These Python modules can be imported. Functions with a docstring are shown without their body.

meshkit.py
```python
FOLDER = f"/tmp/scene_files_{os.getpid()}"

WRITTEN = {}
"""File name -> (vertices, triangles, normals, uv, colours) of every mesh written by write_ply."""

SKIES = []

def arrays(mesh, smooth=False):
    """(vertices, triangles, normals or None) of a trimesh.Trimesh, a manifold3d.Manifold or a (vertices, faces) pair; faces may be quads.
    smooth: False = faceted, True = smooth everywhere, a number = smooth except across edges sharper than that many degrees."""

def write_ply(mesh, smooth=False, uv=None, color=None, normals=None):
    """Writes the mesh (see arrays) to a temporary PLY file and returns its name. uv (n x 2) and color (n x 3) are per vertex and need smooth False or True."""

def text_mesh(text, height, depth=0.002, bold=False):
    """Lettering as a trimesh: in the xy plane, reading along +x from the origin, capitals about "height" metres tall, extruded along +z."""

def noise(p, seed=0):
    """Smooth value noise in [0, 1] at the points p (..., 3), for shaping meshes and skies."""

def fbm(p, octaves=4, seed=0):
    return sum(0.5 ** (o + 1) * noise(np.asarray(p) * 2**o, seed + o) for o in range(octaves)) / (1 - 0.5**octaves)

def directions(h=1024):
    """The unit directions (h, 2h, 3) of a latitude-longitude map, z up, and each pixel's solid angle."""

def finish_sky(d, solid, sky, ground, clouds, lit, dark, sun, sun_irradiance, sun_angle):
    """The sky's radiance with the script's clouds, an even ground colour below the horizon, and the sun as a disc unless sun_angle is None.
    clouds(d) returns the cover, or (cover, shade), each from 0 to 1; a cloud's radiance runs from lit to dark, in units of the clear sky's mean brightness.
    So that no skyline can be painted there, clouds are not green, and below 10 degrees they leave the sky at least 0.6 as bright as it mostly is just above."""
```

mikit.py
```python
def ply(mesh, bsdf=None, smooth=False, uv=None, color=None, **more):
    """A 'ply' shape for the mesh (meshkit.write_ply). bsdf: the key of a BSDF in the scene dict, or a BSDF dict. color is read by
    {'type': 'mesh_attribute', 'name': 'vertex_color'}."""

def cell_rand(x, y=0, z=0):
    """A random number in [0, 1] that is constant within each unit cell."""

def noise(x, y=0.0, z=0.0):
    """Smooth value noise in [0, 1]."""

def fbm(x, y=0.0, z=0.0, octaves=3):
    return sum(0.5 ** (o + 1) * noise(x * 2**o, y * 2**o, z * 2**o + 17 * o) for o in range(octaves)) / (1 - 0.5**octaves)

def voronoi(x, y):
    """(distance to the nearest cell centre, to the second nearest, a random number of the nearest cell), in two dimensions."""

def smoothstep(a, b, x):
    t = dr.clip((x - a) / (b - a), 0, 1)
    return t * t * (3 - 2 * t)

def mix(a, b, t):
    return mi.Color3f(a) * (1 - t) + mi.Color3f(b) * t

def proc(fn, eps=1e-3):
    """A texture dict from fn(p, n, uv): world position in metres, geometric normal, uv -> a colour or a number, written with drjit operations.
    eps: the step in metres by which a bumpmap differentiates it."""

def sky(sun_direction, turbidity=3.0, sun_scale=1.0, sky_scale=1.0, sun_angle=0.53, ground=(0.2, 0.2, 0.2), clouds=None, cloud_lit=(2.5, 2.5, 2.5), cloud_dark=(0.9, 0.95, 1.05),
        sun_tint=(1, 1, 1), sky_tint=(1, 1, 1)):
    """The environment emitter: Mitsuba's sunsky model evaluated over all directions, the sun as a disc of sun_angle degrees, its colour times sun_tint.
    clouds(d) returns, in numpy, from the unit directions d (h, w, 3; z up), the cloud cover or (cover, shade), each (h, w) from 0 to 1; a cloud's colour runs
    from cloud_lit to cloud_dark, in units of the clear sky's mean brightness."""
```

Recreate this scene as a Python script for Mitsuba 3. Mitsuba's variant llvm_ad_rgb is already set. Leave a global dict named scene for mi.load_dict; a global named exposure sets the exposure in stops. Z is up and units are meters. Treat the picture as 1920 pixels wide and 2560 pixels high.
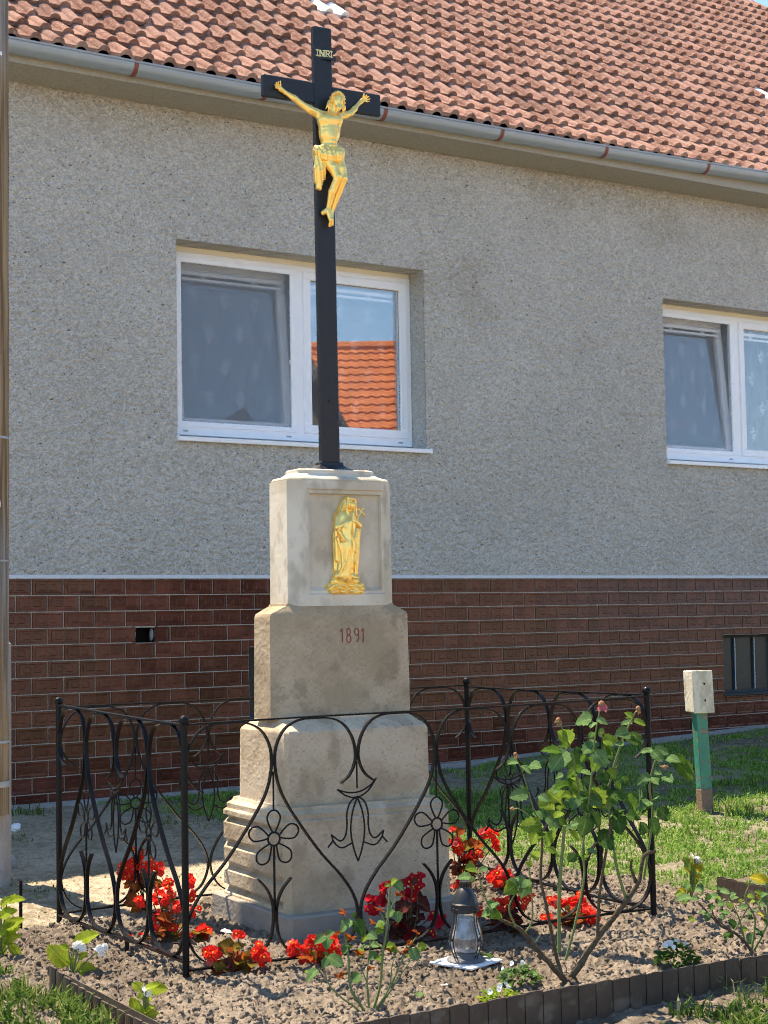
import math
import numpy as np, trimesh, mitsuba as mi, drjit as dr, mikit, meshkit
import manifold3d as m3
from shapely.geometry import Polygon, box as sbox
from mikit import proc, noise, fbm, voronoi, smoothstep, mix, cell_rand
T = mi.ScalarTransform4f
scene, labels = {}, {}

# ------------------------------------------------------------------ camera, light, exposure
CAM = np.array([-4.3283, -11.3117, 1.3403]); YAW, PITCH, ROLL, FPX = 0.5833, 0.0663, -0.0169, 3988.2
FWD = np.array([math.sin(YAW) * math.cos(PITCH), math.cos(YAW) * math.cos(PITCH), math.sin(PITCH)])
_r = np.array([math.cos(YAW), -math.sin(YAW), 0.0]); _u = np.cross(_r, FWD)
UP = -math.sin(ROLL) * _r + math.cos(ROLL) * _u
scene['camera'] = {'type': 'perspective', 'fov': 2 * math.degrees(math.atan(960 / FPX)), 'fov_axis': 'x', 'near_clip': 0.05, 'far_clip': 500.0,
                   'to_world': T().look_at(origin=CAM.tolist(), target=(CAM + FWD).tolist(), up=UP.tolist())}
SUN = (-0.27, 1.0, 2.0)
scene['sky'] = mikit.sky(SUN, turbidity=2.5, sky_tint=(1.0, 1.0, .92))
exposure = 3.12

# ------------------------------------------------------------------ helpers
rng = np.random.default_rng(7)
def num(key):
    if key not in scene and key not in labels: return key
    k = 1
    while f'{key}_{k:03d}' in scene or f'{key}_{k:03d}' in labels: k += 1
    return f'{key}_{k:03d}'
_count = {}
def fast_num(key):
    n = _count.get(key, 0); _count[key] = n + 1
    return key if n == 0 else f'{key}_{n:03d}'
def tag(key, label, category, group=None, kind=None):
    labels[key] = {'label': label, 'category': category}
    if group: labels[key]['group'] = group
    if kind: labels[key]['kind'] = kind
    return key
def put(key, mesh, bsdf, smooth=False, **kw):
    scene[key] = mikit.ply(mesh, bsdf, smooth, **kw); return key
def copy(key, shape, m):
    scene[key] = {**shape, 'to_world': T(np.asarray(m, float))}; return key
def cat(l): return trimesh.util.concatenate([x for x in l])
def tm(v, f):
    f = np.asarray(f, int)
    if f.shape[1] == 4: f = np.vstack([f[:, [0, 1, 2]], f[:, [0, 2, 3]]])
    return trimesh.Trimesh(np.asarray(v, float), f, process=False)
def bx(x0, x1, y0, y1, z0, z1, c=0.0):
    """An upright box between the given limits, its edges chamfered by c."""
    if c <= 0:
        return trimesh.creation.box(bounds=[[x0, y0, z0], [x1, y1, z1]])
    pts = []
    for x in (0, 1):
        for y in (0, 1):
            for z in (0, 1):
                p = np.array([(x0, x1)[x], (y0, y1)[y], (z0, z1)[z]]); s = np.array([1 - 2 * x, 1 - 2 * y, 1 - 2 * z]) * c
                for k in range(3):
                    q = p + s; q[k] = p[k]; pts.append(q)
    return from_m3(m3.Manifold.hull_points(np.array(pts)))
def from_m3(m):
    q = m.to_mesh(); return trimesh.Trimesh(np.array(q.vert_properties[:, :3]), np.array(q.tri_verts), process=False)
def to_m3(t):
    t = t.copy(); t.merge_vertices()
    if t.volume < 0: t.invert()
    return m3.Manifold(m3.Mesh(np.asarray(t.vertices, np.float32), np.asarray(t.faces, np.uint32)))
def tube(pts, r, sides=8, caps=True):
    p = np.asarray(pts, float); n = len(p); r = np.broadcast_to(r, (n,))
    t = np.gradient(p, axis=0); t /= np.linalg.norm(t, axis=1, keepdims=True) + 1e-12
    a = np.cross(t[0], [0, 0, 1.0] if abs(t[0][2]) < .9 else [1.0, 0, 0]); A = []
    for k in range(n):
        a = a - t[k] * (a @ t[k]); a /= np.linalg.norm(a) + 1e-12; A.append(a)
    A = np.array(A); B = np.cross(t, A); ang = np.arange(sides) * 2 * np.pi / sides
    v = p[:, None] + r[:, None, None] * (np.cos(ang)[None, :, None] * A[:, None] + np.sin(ang)[None, :, None] * B[:, None])
    i, j = np.meshgrid(np.arange(n - 1), np.arange(sides), indexing='ij')
    q = np.stack([i * sides + j, i * sides + (j + 1) % sides, (i + 1) * sides + (j + 1) % sides, (i + 1) * sides + j], -1).reshape(-1, 4)
    f = np.vstack([q[:, [0, 1, 2]], q[:, [0, 2, 3]]])
    v = v.reshape(-1, 3)
    if caps:
        k = np.arange(1, sides - 1)
        f = np.vstack([f, np.stack([k * 0, k + 1, k], 1), (n - 1) * sides + np.stack([k * 0, k, k + 1], 1)])
    return tm(v, f)
def spline(pts, n=8):
    """A smooth curve through the points (Catmull-Rom)."""
    p = np.asarray(pts, float); q = np.vstack([2 * p[0] - p[1], p, 2 * p[-1] - p[-2]]); out = []
    for k in range(1, len(q) - 2):
        for t in np.arange(n) / n:
            out.append(.5 * (2 * q[k] + (q[k + 1] - q[k - 1]) * t + (2 * q[k - 1] - 5 * q[k] + 4 * q[k + 1] - q[k + 2]) * t * t + (3 * q[k] - q[k - 1] - 3 * q[k + 1] + q[k + 2]) * t ** 3))
    out.append(p[-1]); return np.array(out)
def strip(path2, w, th, frame):
    """A flat bar bent in a plane: path2 (n,2) in the plane's own coordinates, w its width across the plane, th its thickness; frame(u, d, z) -> world."""
    p = np.asarray(path2, float); t = np.gradient(p, axis=0); t /= np.linalg.norm(t, axis=1, keepdims=True)
    nn = np.stack([-t[:, 1], t[:, 0]], 1); v = []
    for sn, sd in ((1, -1), (1, 1), (-1, 1), (-1, -1)):
        q = p + nn * th / 2 * sn; v.append(np.stack([q[:, 0], np.full(len(q), sd * w / 2), q[:, 1]], 1))
    V = np.stack(v, 1).reshape(-1, 3); n = len(p); f = []
    for k in range(n - 1):
        for j in range(4):
            f.append([k * 4 + j, k * 4 + (j + 1) % 4, k * 4 + 4 + (j + 1) % 4, k * 4 + 4 + j])
    f += [[0, 3, 2, 1], [4 * n - 4, 4 * n - 3, 4 * n - 2, 4 * n - 1]]
    m = tm(frame(V[:, 0], V[:, 1], V[:, 2]), f); m.fix_normals() if False else None
    return m
def lathe(prof, sides=32):
    """(radius, height) pairs turned round the z axis."""
    p = np.asarray(prof, float); ang = np.arange(sides) * 2 * np.pi / sides
    v = np.stack([p[:, None, 0] * np.cos(ang), p[:, None, 0] * np.sin(ang), np.broadcast_to(p[:, None, 1], (len(p), sides))], -1).reshape(-1, 3)
    i, j = np.meshgrid(np.arange(len(p) - 1), np.arange(sides), indexing='ij')
    return tm(v, np.stack([i * sides + j, i * sides + (j + 1) % sides, (i + 1) * sides + (j + 1) % sides, (i + 1) * sides + j], -1).reshape(-1, 4))
def mv(mesh, x=0, y=0, z=0, rz=0, s=1.0):
    m = mesh.copy(); c, q = math.cos(rz), math.sin(rz); v = m.vertices * s
    m.vertices = np.stack([v[:, 0] * c - v[:, 1] * q + x, v[:, 0] * q + v[:, 1] * c + y, v[:, 2] + z], 1); return m
def roughen(mesh, amp, freq, seed=0, octaves=3):
    m = mesh.copy(); n = m.vertex_normals
    m.vertices = m.vertices + n * ((meshkit.fbm(m.vertices * freq, octaves, seed) - .5) * 2 * amp)[:, None]; return m
def surface_nets(G, lo, h):
    """The surface G = 0 (negative inside) of a grid with spacing h whose first node stands at lo."""
    s = G < 0; nx, ny, nz = G.shape
    acc = np.zeros((nx - 1, ny - 1, nz - 1, 3)); cnt = np.zeros((nx - 1, ny - 1, nz - 1))
    idx = np.indices(acc.shape[:3]).transpose(1, 2, 3, 0).astype(float)
    corners = [(a, b, c) for a in (0, 1) for b in (0, 1) for c in (0, 1)]
    for ca in corners:
        for k in range(3):
            if ca[k]: continue
            cb = list(ca); cb[k] = 1
            A = G[ca[0]:nx - 1 + ca[0], ca[1]:ny - 1 + ca[1], ca[2]:nz - 1 + ca[2]]; B = G[cb[0]:nx - 1 + cb[0], cb[1]:ny - 1 + cb[1], cb[2]:nz - 1 + cb[2]]
            x = (A < 0) != (B < 0); t = np.where(x, A / np.where(x, A - B, 1), 0)
            p = np.array(ca, float)[None, None, None] + 0 * idx; p[..., k] += t
            acc += np.where(x[..., None], p, 0); cnt += x
    act = cnt > 0; ids = -np.ones(act.shape, int); ids[act] = np.arange(act.sum())
    V = (idx[act] + acc[act] / cnt[act][:, None]) * h + lo; F = []
    for k in range(3):
        i, j = [(1, 2), (2, 0), (0, 1)][k]
        a, b = [slice(None)] * 3, [slice(None)] * 3; a[k], b[k] = slice(0, -1), slice(1, None)
        x = (s[tuple(a)] != s[tuple(b)]); q = np.argwhere(x)
        q = q[(q[:, i] > 0) & (q[:, j] > 0) & (q[:, i] < G.shape[i] - 1) & (q[:, j] < G.shape[j] - 1)]
        def at(di, dj):
            r = q.copy(); r[:, i] -= di; r[:, j] -= dj; return ids[r[:, 0], r[:, 1], r[:, 2]]
        quad = np.stack([at(1, 1), at(0, 1), at(0, 0), at(1, 0)], 1); inside = s[q[:, 0], q[:, 1], q[:, 2]]
        F.append(np.where(inside[:, None], quad, quad[:, ::-1]))
    return tm(V, np.vstack(F))
class Sdf:
    """A smooth union of tapered capsules and ellipsoids on a grid."""
    def __init__(self, lo, hi, h):
        self.lo, self.h = np.array(lo, float), h; n = np.ceil((np.array(hi) - lo) / h).astype(int) + 1
        self.ax = [self.lo[k] + h * np.arange(n[k]) for k in range(3)]; self.G = np.full(n, 1.0)
    def _box(self, lo, hi): return tuple(slice(max(0, np.searchsorted(self.ax[k], lo[k]) - 1), np.searchsorted(self.ax[k], hi[k]) + 1) for k in range(3))
    def _merge(self, sl, d, k):
        g = self.G[sl]; q = np.clip(.5 + .5 * (g - d) / k, 0, 1); self.G[sl] = g * (1 - q) + d * q - k * q * (1 - q)
    def cap(self, a, b, ra, rb, k=.008, flat=1.0):
        a, b = np.array(a, float), np.array(b, float); m = max(ra, rb) * max(1, 1 / flat) + 3 * k
        sl = self._box(np.minimum(a, b) - m, np.maximum(a, b) + m)
        P = np.stack(np.meshgrid(*[self.ax[i][sl[i]] for i in range(3)], indexing='ij'), -1); ab = b - a
        t = np.clip(((P - a) @ ab) / max(ab @ ab, 1e-12), 0, 1); D = P - (a + t[..., None] * ab); D[..., 2] *= flat
        self._merge(sl, np.linalg.norm(D, axis=-1) - (ra + (rb - ra) * t), k)
    def ell(self, c, r, k=.008, rot=0.0):
        c, r = np.array(c, float), np.array(r, float); m = r.max() + 3 * k; sl = self._box(c - m, c + m)
        P = np.stack(np.meshgrid(*[self.ax[i][sl[i]] for i in range(3)], indexing='ij'), -1) - c
        x = P[..., 0] * math.cos(rot) + P[..., 1] * math.sin(rot); y = -P[..., 0] * math.sin(rot) + P[..., 1] * math.cos(rot)
        q = np.sqrt((x / r[0]) ** 2 + (y / r[1]) ** 2 + (P[..., 2] / r[2]) ** 2)
        self._merge(sl, (q - 1) * r.min(), k)
    def mesh(self, disp=None):
        G = self.G
        if disp is not None:
            P = np.stack(np.meshgrid(*self.ax, indexing='ij'), -1); G = np.where(np.abs(G) < .02, G + disp(P), G)
        return surface_nets(G, self.lo, self.h)

# ------------------------------------------------------------------ materials
def M(name, d): scene[name] = d; return name
def two(d): return {'type': 'twosided', 'bsdf': d}
def bump(d, fn, scale, eps=1e-3): return {'type': 'bumpmap', 'arbitrary': proc(fn, eps), 'scale': scale, 'bsdf': d}
def rgb(*c): return {'type': 'rgb', 'value': list(c)}
def diff(c): return {'type': 'diffuse', 'reflectance': c if isinstance(c, dict) else rgb(*c)}
def prin(c, rough=.5, **k): return {'type': 'principled', 'base_color': c if isinstance(c, dict) else rgb(*c), 'roughness': rough, **k}
def leafy(c, trans=.7, rough=.4): return {'type': 'principledthin', 'base_color': c if isinstance(c, dict) else rgb(*c), 'roughness': rough, 'diff_trans': trans, 'eta': 1.4}

def f_stucco(p, n, uv):
    x, z = p.x + p.y, p.z; a = fbm(x * 2.2, z * 2.2, 4.0, 3); b = noise(x * 105, z * 120, 2.0); b2 = noise(x * 210 + 9, z * 210, 5.0)
    c = mix((.33, .315, .28), (.575, .555, .50), smoothstep(.12, .88, b * .6 + b2 * .4)); c = c * (.93 + .14 * a)
    v = voronoi(x * 20, z * 20); spark = dr.select((v[0] < .07) & (v[2] > .80), mi.Float(1), mi.Float(0)); dark = dr.select((v[0] < .12) & (v[2] < .14), mi.Float(1), mi.Float(0))
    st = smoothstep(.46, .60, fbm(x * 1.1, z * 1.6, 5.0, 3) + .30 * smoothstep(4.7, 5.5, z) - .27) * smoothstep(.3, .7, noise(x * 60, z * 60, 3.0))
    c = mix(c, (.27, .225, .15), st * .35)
    return mix(mix(c, (.82, .82, .80), spark), (.06, .055, .05), dark * .8)
def f_stucco_h(p, n, uv):
    x, z = p.x + p.y, p.z
    return noise(x * 105, z * 120, 2.0) * .6 + noise(x * 210 + 9, z * 210, 5.0) * .4
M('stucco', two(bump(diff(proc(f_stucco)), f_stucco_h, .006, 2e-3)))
def f_soffit(p, n, uv):
    return mix((.31, .30, .26), (.42, .405, .36), noise(p.x * 90, p.y * 90, p.z * 90))
M('soffit', two(diff(proc(f_soffit))))
M('white_render', two(diff((.62, .64, .67))))
M('grout', two(diff(proc(lambda p, n, uv: mix((.30, .28, .24), (.56, .53, .47), fbm(p.x * 14, p.z * 14, 2.0, 3))))))
def f_glaze(p, n, uv):
    g = cell_rand(dr.floor(p.x * 8), dr.floor(p.z * 8.2), 2); q = fbm(p.x * 30, p.z * 45, 1.0, 2)
    return mix((.080, .023, .014), (.128, .039, .024), smoothstep(.2, .8, q * .5 + g * .5))
for i, k in enumerate((.86, 1.0, 1.14)):
    M(f'glaze_{i}', two(prin(proc(lambda p, n, uv, k=k: f_glaze(p, n, uv) * k), .10 + .05 * i, specular=.28)))
def f_concrete(p, n, uv):
    return mix((.25, .24, .225), (.36, .35, .335), fbm(p.x * 14, p.y * 14, p.z * 14, 4))
def f_grain(p, n, uv): return fbm(p.x * 120, p.y * 120, p.z * 120, 3)
M('concrete', two(bump(diff(proc(f_concrete)), f_grain, .006)))
def f_rooftile(p, n, uv):
    g = cell_rand(dr.floor(p.x / .181 + .2), dr.floor(p.y / .2447 + .3), 1); a = fbm(p.x * 11, p.y * 11, p.z * 11, 3); s = noise(p.x * 60, p.y * 60, p.z * 60); s2 = noise(p.x * 160, p.y * 160, p.z * 160)
    c = mix((.215, .116, .088), (.34, .205, .162), smoothstep(.25, .75, a * .5 + g * .5))
    c = mix(c, (.42, .31, .25), smoothstep(.50, .76, s) * .5); c = mix(c, (.15, .115, .095), smoothstep(.56, .72, fbm(p.x * 2.6, p.y * 2.6, p.z * 2.6, 4)) * .28)
    return mix(c, (.16, .09, .07), smoothstep(.72, .9, s2) * .6)
M('roof_tile_mat', two(diff(proc(f_rooftile))))
M('roof_under', two(diff((.06, .045, .04))))
M('glass_glare_mat', two(prin((.85, .88, .90), .12, specular=.9)))  # sun and sky glare on clear roof tiles put into a white base colour
M('zinc', two(prin((.31, .37, .42), .36, metallic=.25)))
M('bracket_red', two(prin((.20, .055, .04), .5)))
M('upvc', two(prin((.82, .83, .84), .3, specular=.5)))
M('upvc_cream', two(prin((.78, .74, .60), .45)))
M('seal', two(diff((.03, .03, .03))))
M('pane', {'type': 'thindielectric', 'int_ior': 1.62})
M('screen', {'type': 'blendbsdf', 'weight': .24, 'bsdf_0': {'type': 'null'}, 'bsdf_1': two(diff((.30, .33, .37)))})
M('net', {'type': 'blendbsdf', 'weight': .36, 'bsdf_0': {'type': 'null'}, 'bsdf_1': {'type': 'principledthin', 'base_color': rgb(.85, .86, .88), 'roughness': .8, 'diff_trans': 1.0}})
M('embroidery', two(diff((.9, .9, .9))))
M('room', two(diff((.30, .29, .27))))
M('dark_void', two(diff((.02, .018, .016))))
M('plaster_rag', two(bump(diff((.42, .41, .39)), f_grain, .01)))
M('old_glass', two(prin((.03, .038, .038), .2, specular=.25)))
M('old_frame', two(diff((.07, .073, .075))))
def stone_tone(p, lo, hi, stain):
    a = fbm(p.x * 5 + 1, p.y * 5, p.z * 5, 4); s = noise(p.x * 170, p.y * 170, p.z * 170); w = fbm(p.x * 13, p.y * 13, p.z * 8, 4); g = noise(p.x * 75, p.y * 75, p.z * 75)
    c = mix(lo, hi, smoothstep(.3, .7, a * .75 + g * .25)); c = mix(c, stain, smoothstep(.50, .66, w * .8 + g * .2) * .7)
    v = voronoi((p.x * .9 + p.z * .44) * 15, (p.z * .9 - p.x * .44) * 62); pit = dr.select((v[0] < .04 + .09 * v[2]) & (v[2] > .78) & (a > .42), mi.Float(1), mi.Float(0))
    return mix(mix(c, c * .72, smoothstep(.80, .88, s)), (.16, .125, .085), pit * .5)
def f_stone(p, n, uv): return stone_tone(p, (.43, .34, .225), (.56, .468, .345), (.33, .26, .175))
def f_stone_pale(p, n, uv):
    a = fbm(p.x * 6, p.y * 6, p.z * 4, 4); w = fbm(p.x * 15 + 4, p.y * 15, p.z * 8, 3); s = noise(p.x * 190, p.y * 190, p.z * 190)
    c = mix((.52, .465, .36), (.66, .615, .51), smoothstep(.3, .7, a)); c = mix(c, (.36, .325, .26), smoothstep(.54, .74, w) * .6)
    return mix(c, c * .75, smoothstep(.82, .9, s))
def f_stone_h(p, n, uv): return fbm(p.x * 60, p.y * 60, p.z * 60, 4)
M('stone', two(bump(diff(proc(f_stone)), f_stone_h, .003)))
M('stone_dark', two(bump(diff(proc(lambda p, n, uv: stone_tone(p, (.36, .285, .19), (.48, .395, .285), (.26, .205, .14)))), f_stone_h, .003)))
M('stone_pale', two(bump(diff(proc(f_stone_pale)), f_stone_h, .0018)))
M('stone_grey', two(bump(diff(proc(lambda p, n, uv: mix((.25, .22, .185), (.35, .315, .27), fbm(p.x * 20, p.y * 20, p.z * 20, 4)))), f_stone_h, .004)))
M('red_paint', two(diff((.26, .085, .055))))
M('cross_paint', two(bump(prin((.012, .014, .018), .40, specular=.4), lambda p, n, uv: fbm(p.x * 90, p.y * 90, p.z * 40, 2), .0015)))
M('gold', two(bump({'type': 'principled', 'base_color': rgb(1.0, .70, .20), 'roughness': .24, 'metallic': .72, 'specular': .8}, lambda p, n, uv: fbm(p.x * 160, p.y * 160, p.z * 160, 2), .0010)))
M('gold_letter', two(prin((.80, .68, .32), .4, metallic=.4)))
M('iron', two(bump(prin((.007, .007, .008), .32, specular=.16), lambda p, n, uv: fbm(p.x * 220, p.y * 220, p.z * 220, 2), .0012)))
def f_soil(p, n, uv):
    a = fbm(p.x * 2.2, p.y * 2.2, 3.0, 4); b = fbm(p.x * 26, p.y * 26, p.z * 26, 3); s = noise(p.x * 150, p.y * 150, p.z * 150)
    soil = mix((.108, .087, .066), (.215, .180, .140), smoothstep(.3, .7, b * .7 + a * .3))
    sand = mix((.20, .165, .11), (.40, .345, .255), smoothstep(.32, .68, a * .35 + b * .35 + s * .3))
    bed = smoothstep(.0, .16, (fbm(p.x * 4, p.y * 4, 9.0, 3) - .5) * .5 + dr.minimum(dr.minimum(p.x + 2.7, 1.25 - p.x), -4.25 + .12 * p.x - p.y))
    earth = mix((.12, .105, .075), (.24, .21, .155), smoothstep(.35, .65, b * .5 + a * .5))
    lawn = smoothstep(-.1, .35, p.x - .55 + (a - .5) * 1.6) * smoothstep(-.3, .3, p.y + 5.7)
    c = mix(mix(sand, earth, lawn), soil, bed)
    return mix(c, c * .6, smoothstep(.68, .85, s))
M('earth', two(bump(diff(proc(f_soil)), lambda p, n, uv: fbm(p.x * 70, p.y * 70, p.z * 70, 3), .008)))
def f_wood(p, n, uv):
    g = noise(p.x * 55, p.y * 55, p.z * 1.6) * .6 + noise(p.x * 160, p.y * 160, p.z * 4) * .4; gr = fbm(p.x * 3, p.y * 3, p.z * .9, 3)
    c = mix((.15, .105, .062), (.33, .25, .16), smoothstep(.3, .7, g)); return mix(c, mix((.17, .16, .15), (.32, .305, .285), smoothstep(.3, .7, g)), smoothstep(.5, .7, gr))
M('pole_wood', two(bump(diff(proc(f_wood)), lambda p, n, uv: noise(p.x * 90, p.y * 90, p.z * 2.5), .006)))
M('label_white', two(prin((.72, .73, .74), .4)))
M('galv', two(prin((.33, .35, .37), .45, metallic=.4)))
def f_greenpaint(p, n, uv):
    a = fbm(p.x * 34, p.y * 34, p.z * 20, 3) + smoothstep(.25, .0, p.z - .02) * .22
    return dr.select(a > .63, mix((.13, .085, .065), (.26, .20, .17), noise(p.x * 90, p.y * 90, p.z * 90)), mix((.035, .185, .125), (.055, .235, .165), noise(p.x * 20, p.y * 20, p.z * 9)))
M('green_paint', two(bump(prin(proc(f_greenpaint), .42), lambda p, n, uv: dr.select(fbm(p.x * 34, p.y * 34, p.z * 20, 3) > .63, mi.Float(0), mi.Float(1)), .0015)))
M('bare_post', two(bump(diff((.24, .165, .125)), f_grain, .006)))
M('box_white', two(bump(prin(proc(lambda p, n, uv: mix((.44, .40, .31), (.62, .575, .47), smoothstep(.3, .6, fbm(p.x * 25, p.y * 25, p.z * 12, 4)))), .5), lambda p, n, uv: fbm(p.x * 40, p.y * 40, p.z * 40, 3), .003)))
M('edging_plastic', two(bump(prin(proc(lambda p, n, uv: mix(mix((.042, .029, .021), (.072, .052, .040), fbm(p.x * 30, p.y * 30, p.z * 12, 4)), (.15, .125, .10), smoothstep(.55, .75, fbm(p.x * 12, p.y * 12, p.z * 16, 4)) * .6)), .55), lambda p, n, uv: noise(p.x * 160, p.y * 160, p.z * 18), .001)))
M('black_plastic', two(prin((.022, .023, .026), .36, specular=.5)))
M('dusty_plastic', two(prin((.10, .10, .105), .6)))
M('lantern_glass', {'type': 'thindielectric', 'int_ior': 1.5})
M('candle', two(bump(prin(proc(lambda p, n, uv: mix((.17, .155, .145), (.36, .36, .39), smoothstep(.35, .65, fbm(p.x * 30, p.y * 30, p.z * 18, 3)))), .35), f_grain, .003)))
M('white_ceramic', two(prin((.78, .79, .80), .15, specular=.5)))
M('stem_green', two(prin((.13, .17, .05), .5)))
M('stem_brown', two(bump(diff(proc(lambda p, n, uv: mix((.055, .04, .026), (.15, .118, .078), fbm(p.x * 80, p.y * 80, p.z * 80, 3)))), f_grain, .004)))
def veined(c0, c1, k=.7, rough=.38):
    def f(p, n, uv):      # uv: across and along the leaf
        c = mix(c0, c1, smoothstep(.25, .75, fbm(p.x * 45, p.y * 45, p.z * 45, 2))); d = dr.abs(uv.x - .5) * 2; s = dr.abs((uv.y * 7 - d * 2.2) - dr.floor(uv.y * 7 - d * 2.2) - .5)
        v = dr.maximum(smoothstep(.10, .03, d), smoothstep(.12, .02, s) * .6 * smoothstep(1.0, .2, d)); w = smoothstep(.80, .9, noise(p.x * 130, p.y * 130, p.z * 130))
        return mix(mix(c, c * 1.5 + mi.Color3f(.03, .03, .01), v), (.22, .15, .05), w * .5)
    return leafy(proc(f), k, rough)
M('leaf_0', veined((.035, .08, .02), (.06, .12, .03), .7)); M('leaf_1', veined((.06, .13, .02), (.10, .18, .03), 1.0))
M('leaf_2', veined((.075, .14, .05), (.12, .20, .075), .5)); M('leaf_3', veined((.14, .23, .03), (.21, .30, .045), 1.0)); M('leaf_5', veined((.26, .36, .03), (.37, .46, .055), 1.3)); M('leaf_4', veined((.30, .26, .02), (.42, .36, .03), .9))  # leaf_2 has the sky sheen of glossy leaves put into its colour
M('begonia_0', veined((.055, .018, .018), (.10, .03, .024), .6)); M('begonia_1', veined((.22, .055, .02), (.34, .10, .02), .9)); M('begonia_2', veined((.13, .10, .02), (.22, .16, .03), .9))
M('petal_red', leafy((.76, .04, .028), .8, .5)); M('petal_scarlet', leafy((.80, .055, .036), .8, .5)); M('petal_red_shaded', leafy((.46, .018, .032), .7, .5)); M('petal_pink', leafy((.70, .16, .13), .8, .5)); M('petal_white', leafy((.82, .82, .80), .5, .6))  # the darkest red is the red petal with pedestal shade put into its colour
M('stamen', two(diff((.75, .50, .04)))); M('dry_petal', leafy((.38, .22, .12), .6, .7)); M('rose_petal', leafy((.50, .16, .20), .6, .6))
M('grass_blade', {'type': 'principledthin', 'base_color': {'type': 'mesh_attribute', 'name': 'vertex_color'}, 'roughness': .5, 'diff_trans': .7, 'eta': 1.35})
M('opposite_roof', two(diff(proc(lambda p, n, uv: mix((.36, .115, .045), (.48, .175, .075), fbm(p.x * 3, p.y * 3, p.z * 3, 3))))))
M('barn_wall', two(diff((.10, .095, .085))))
M('barn_roof', two(diff((.07, .068, .065))))
M('opposite_wall', two(diff((.62, .58, .50))))

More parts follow.
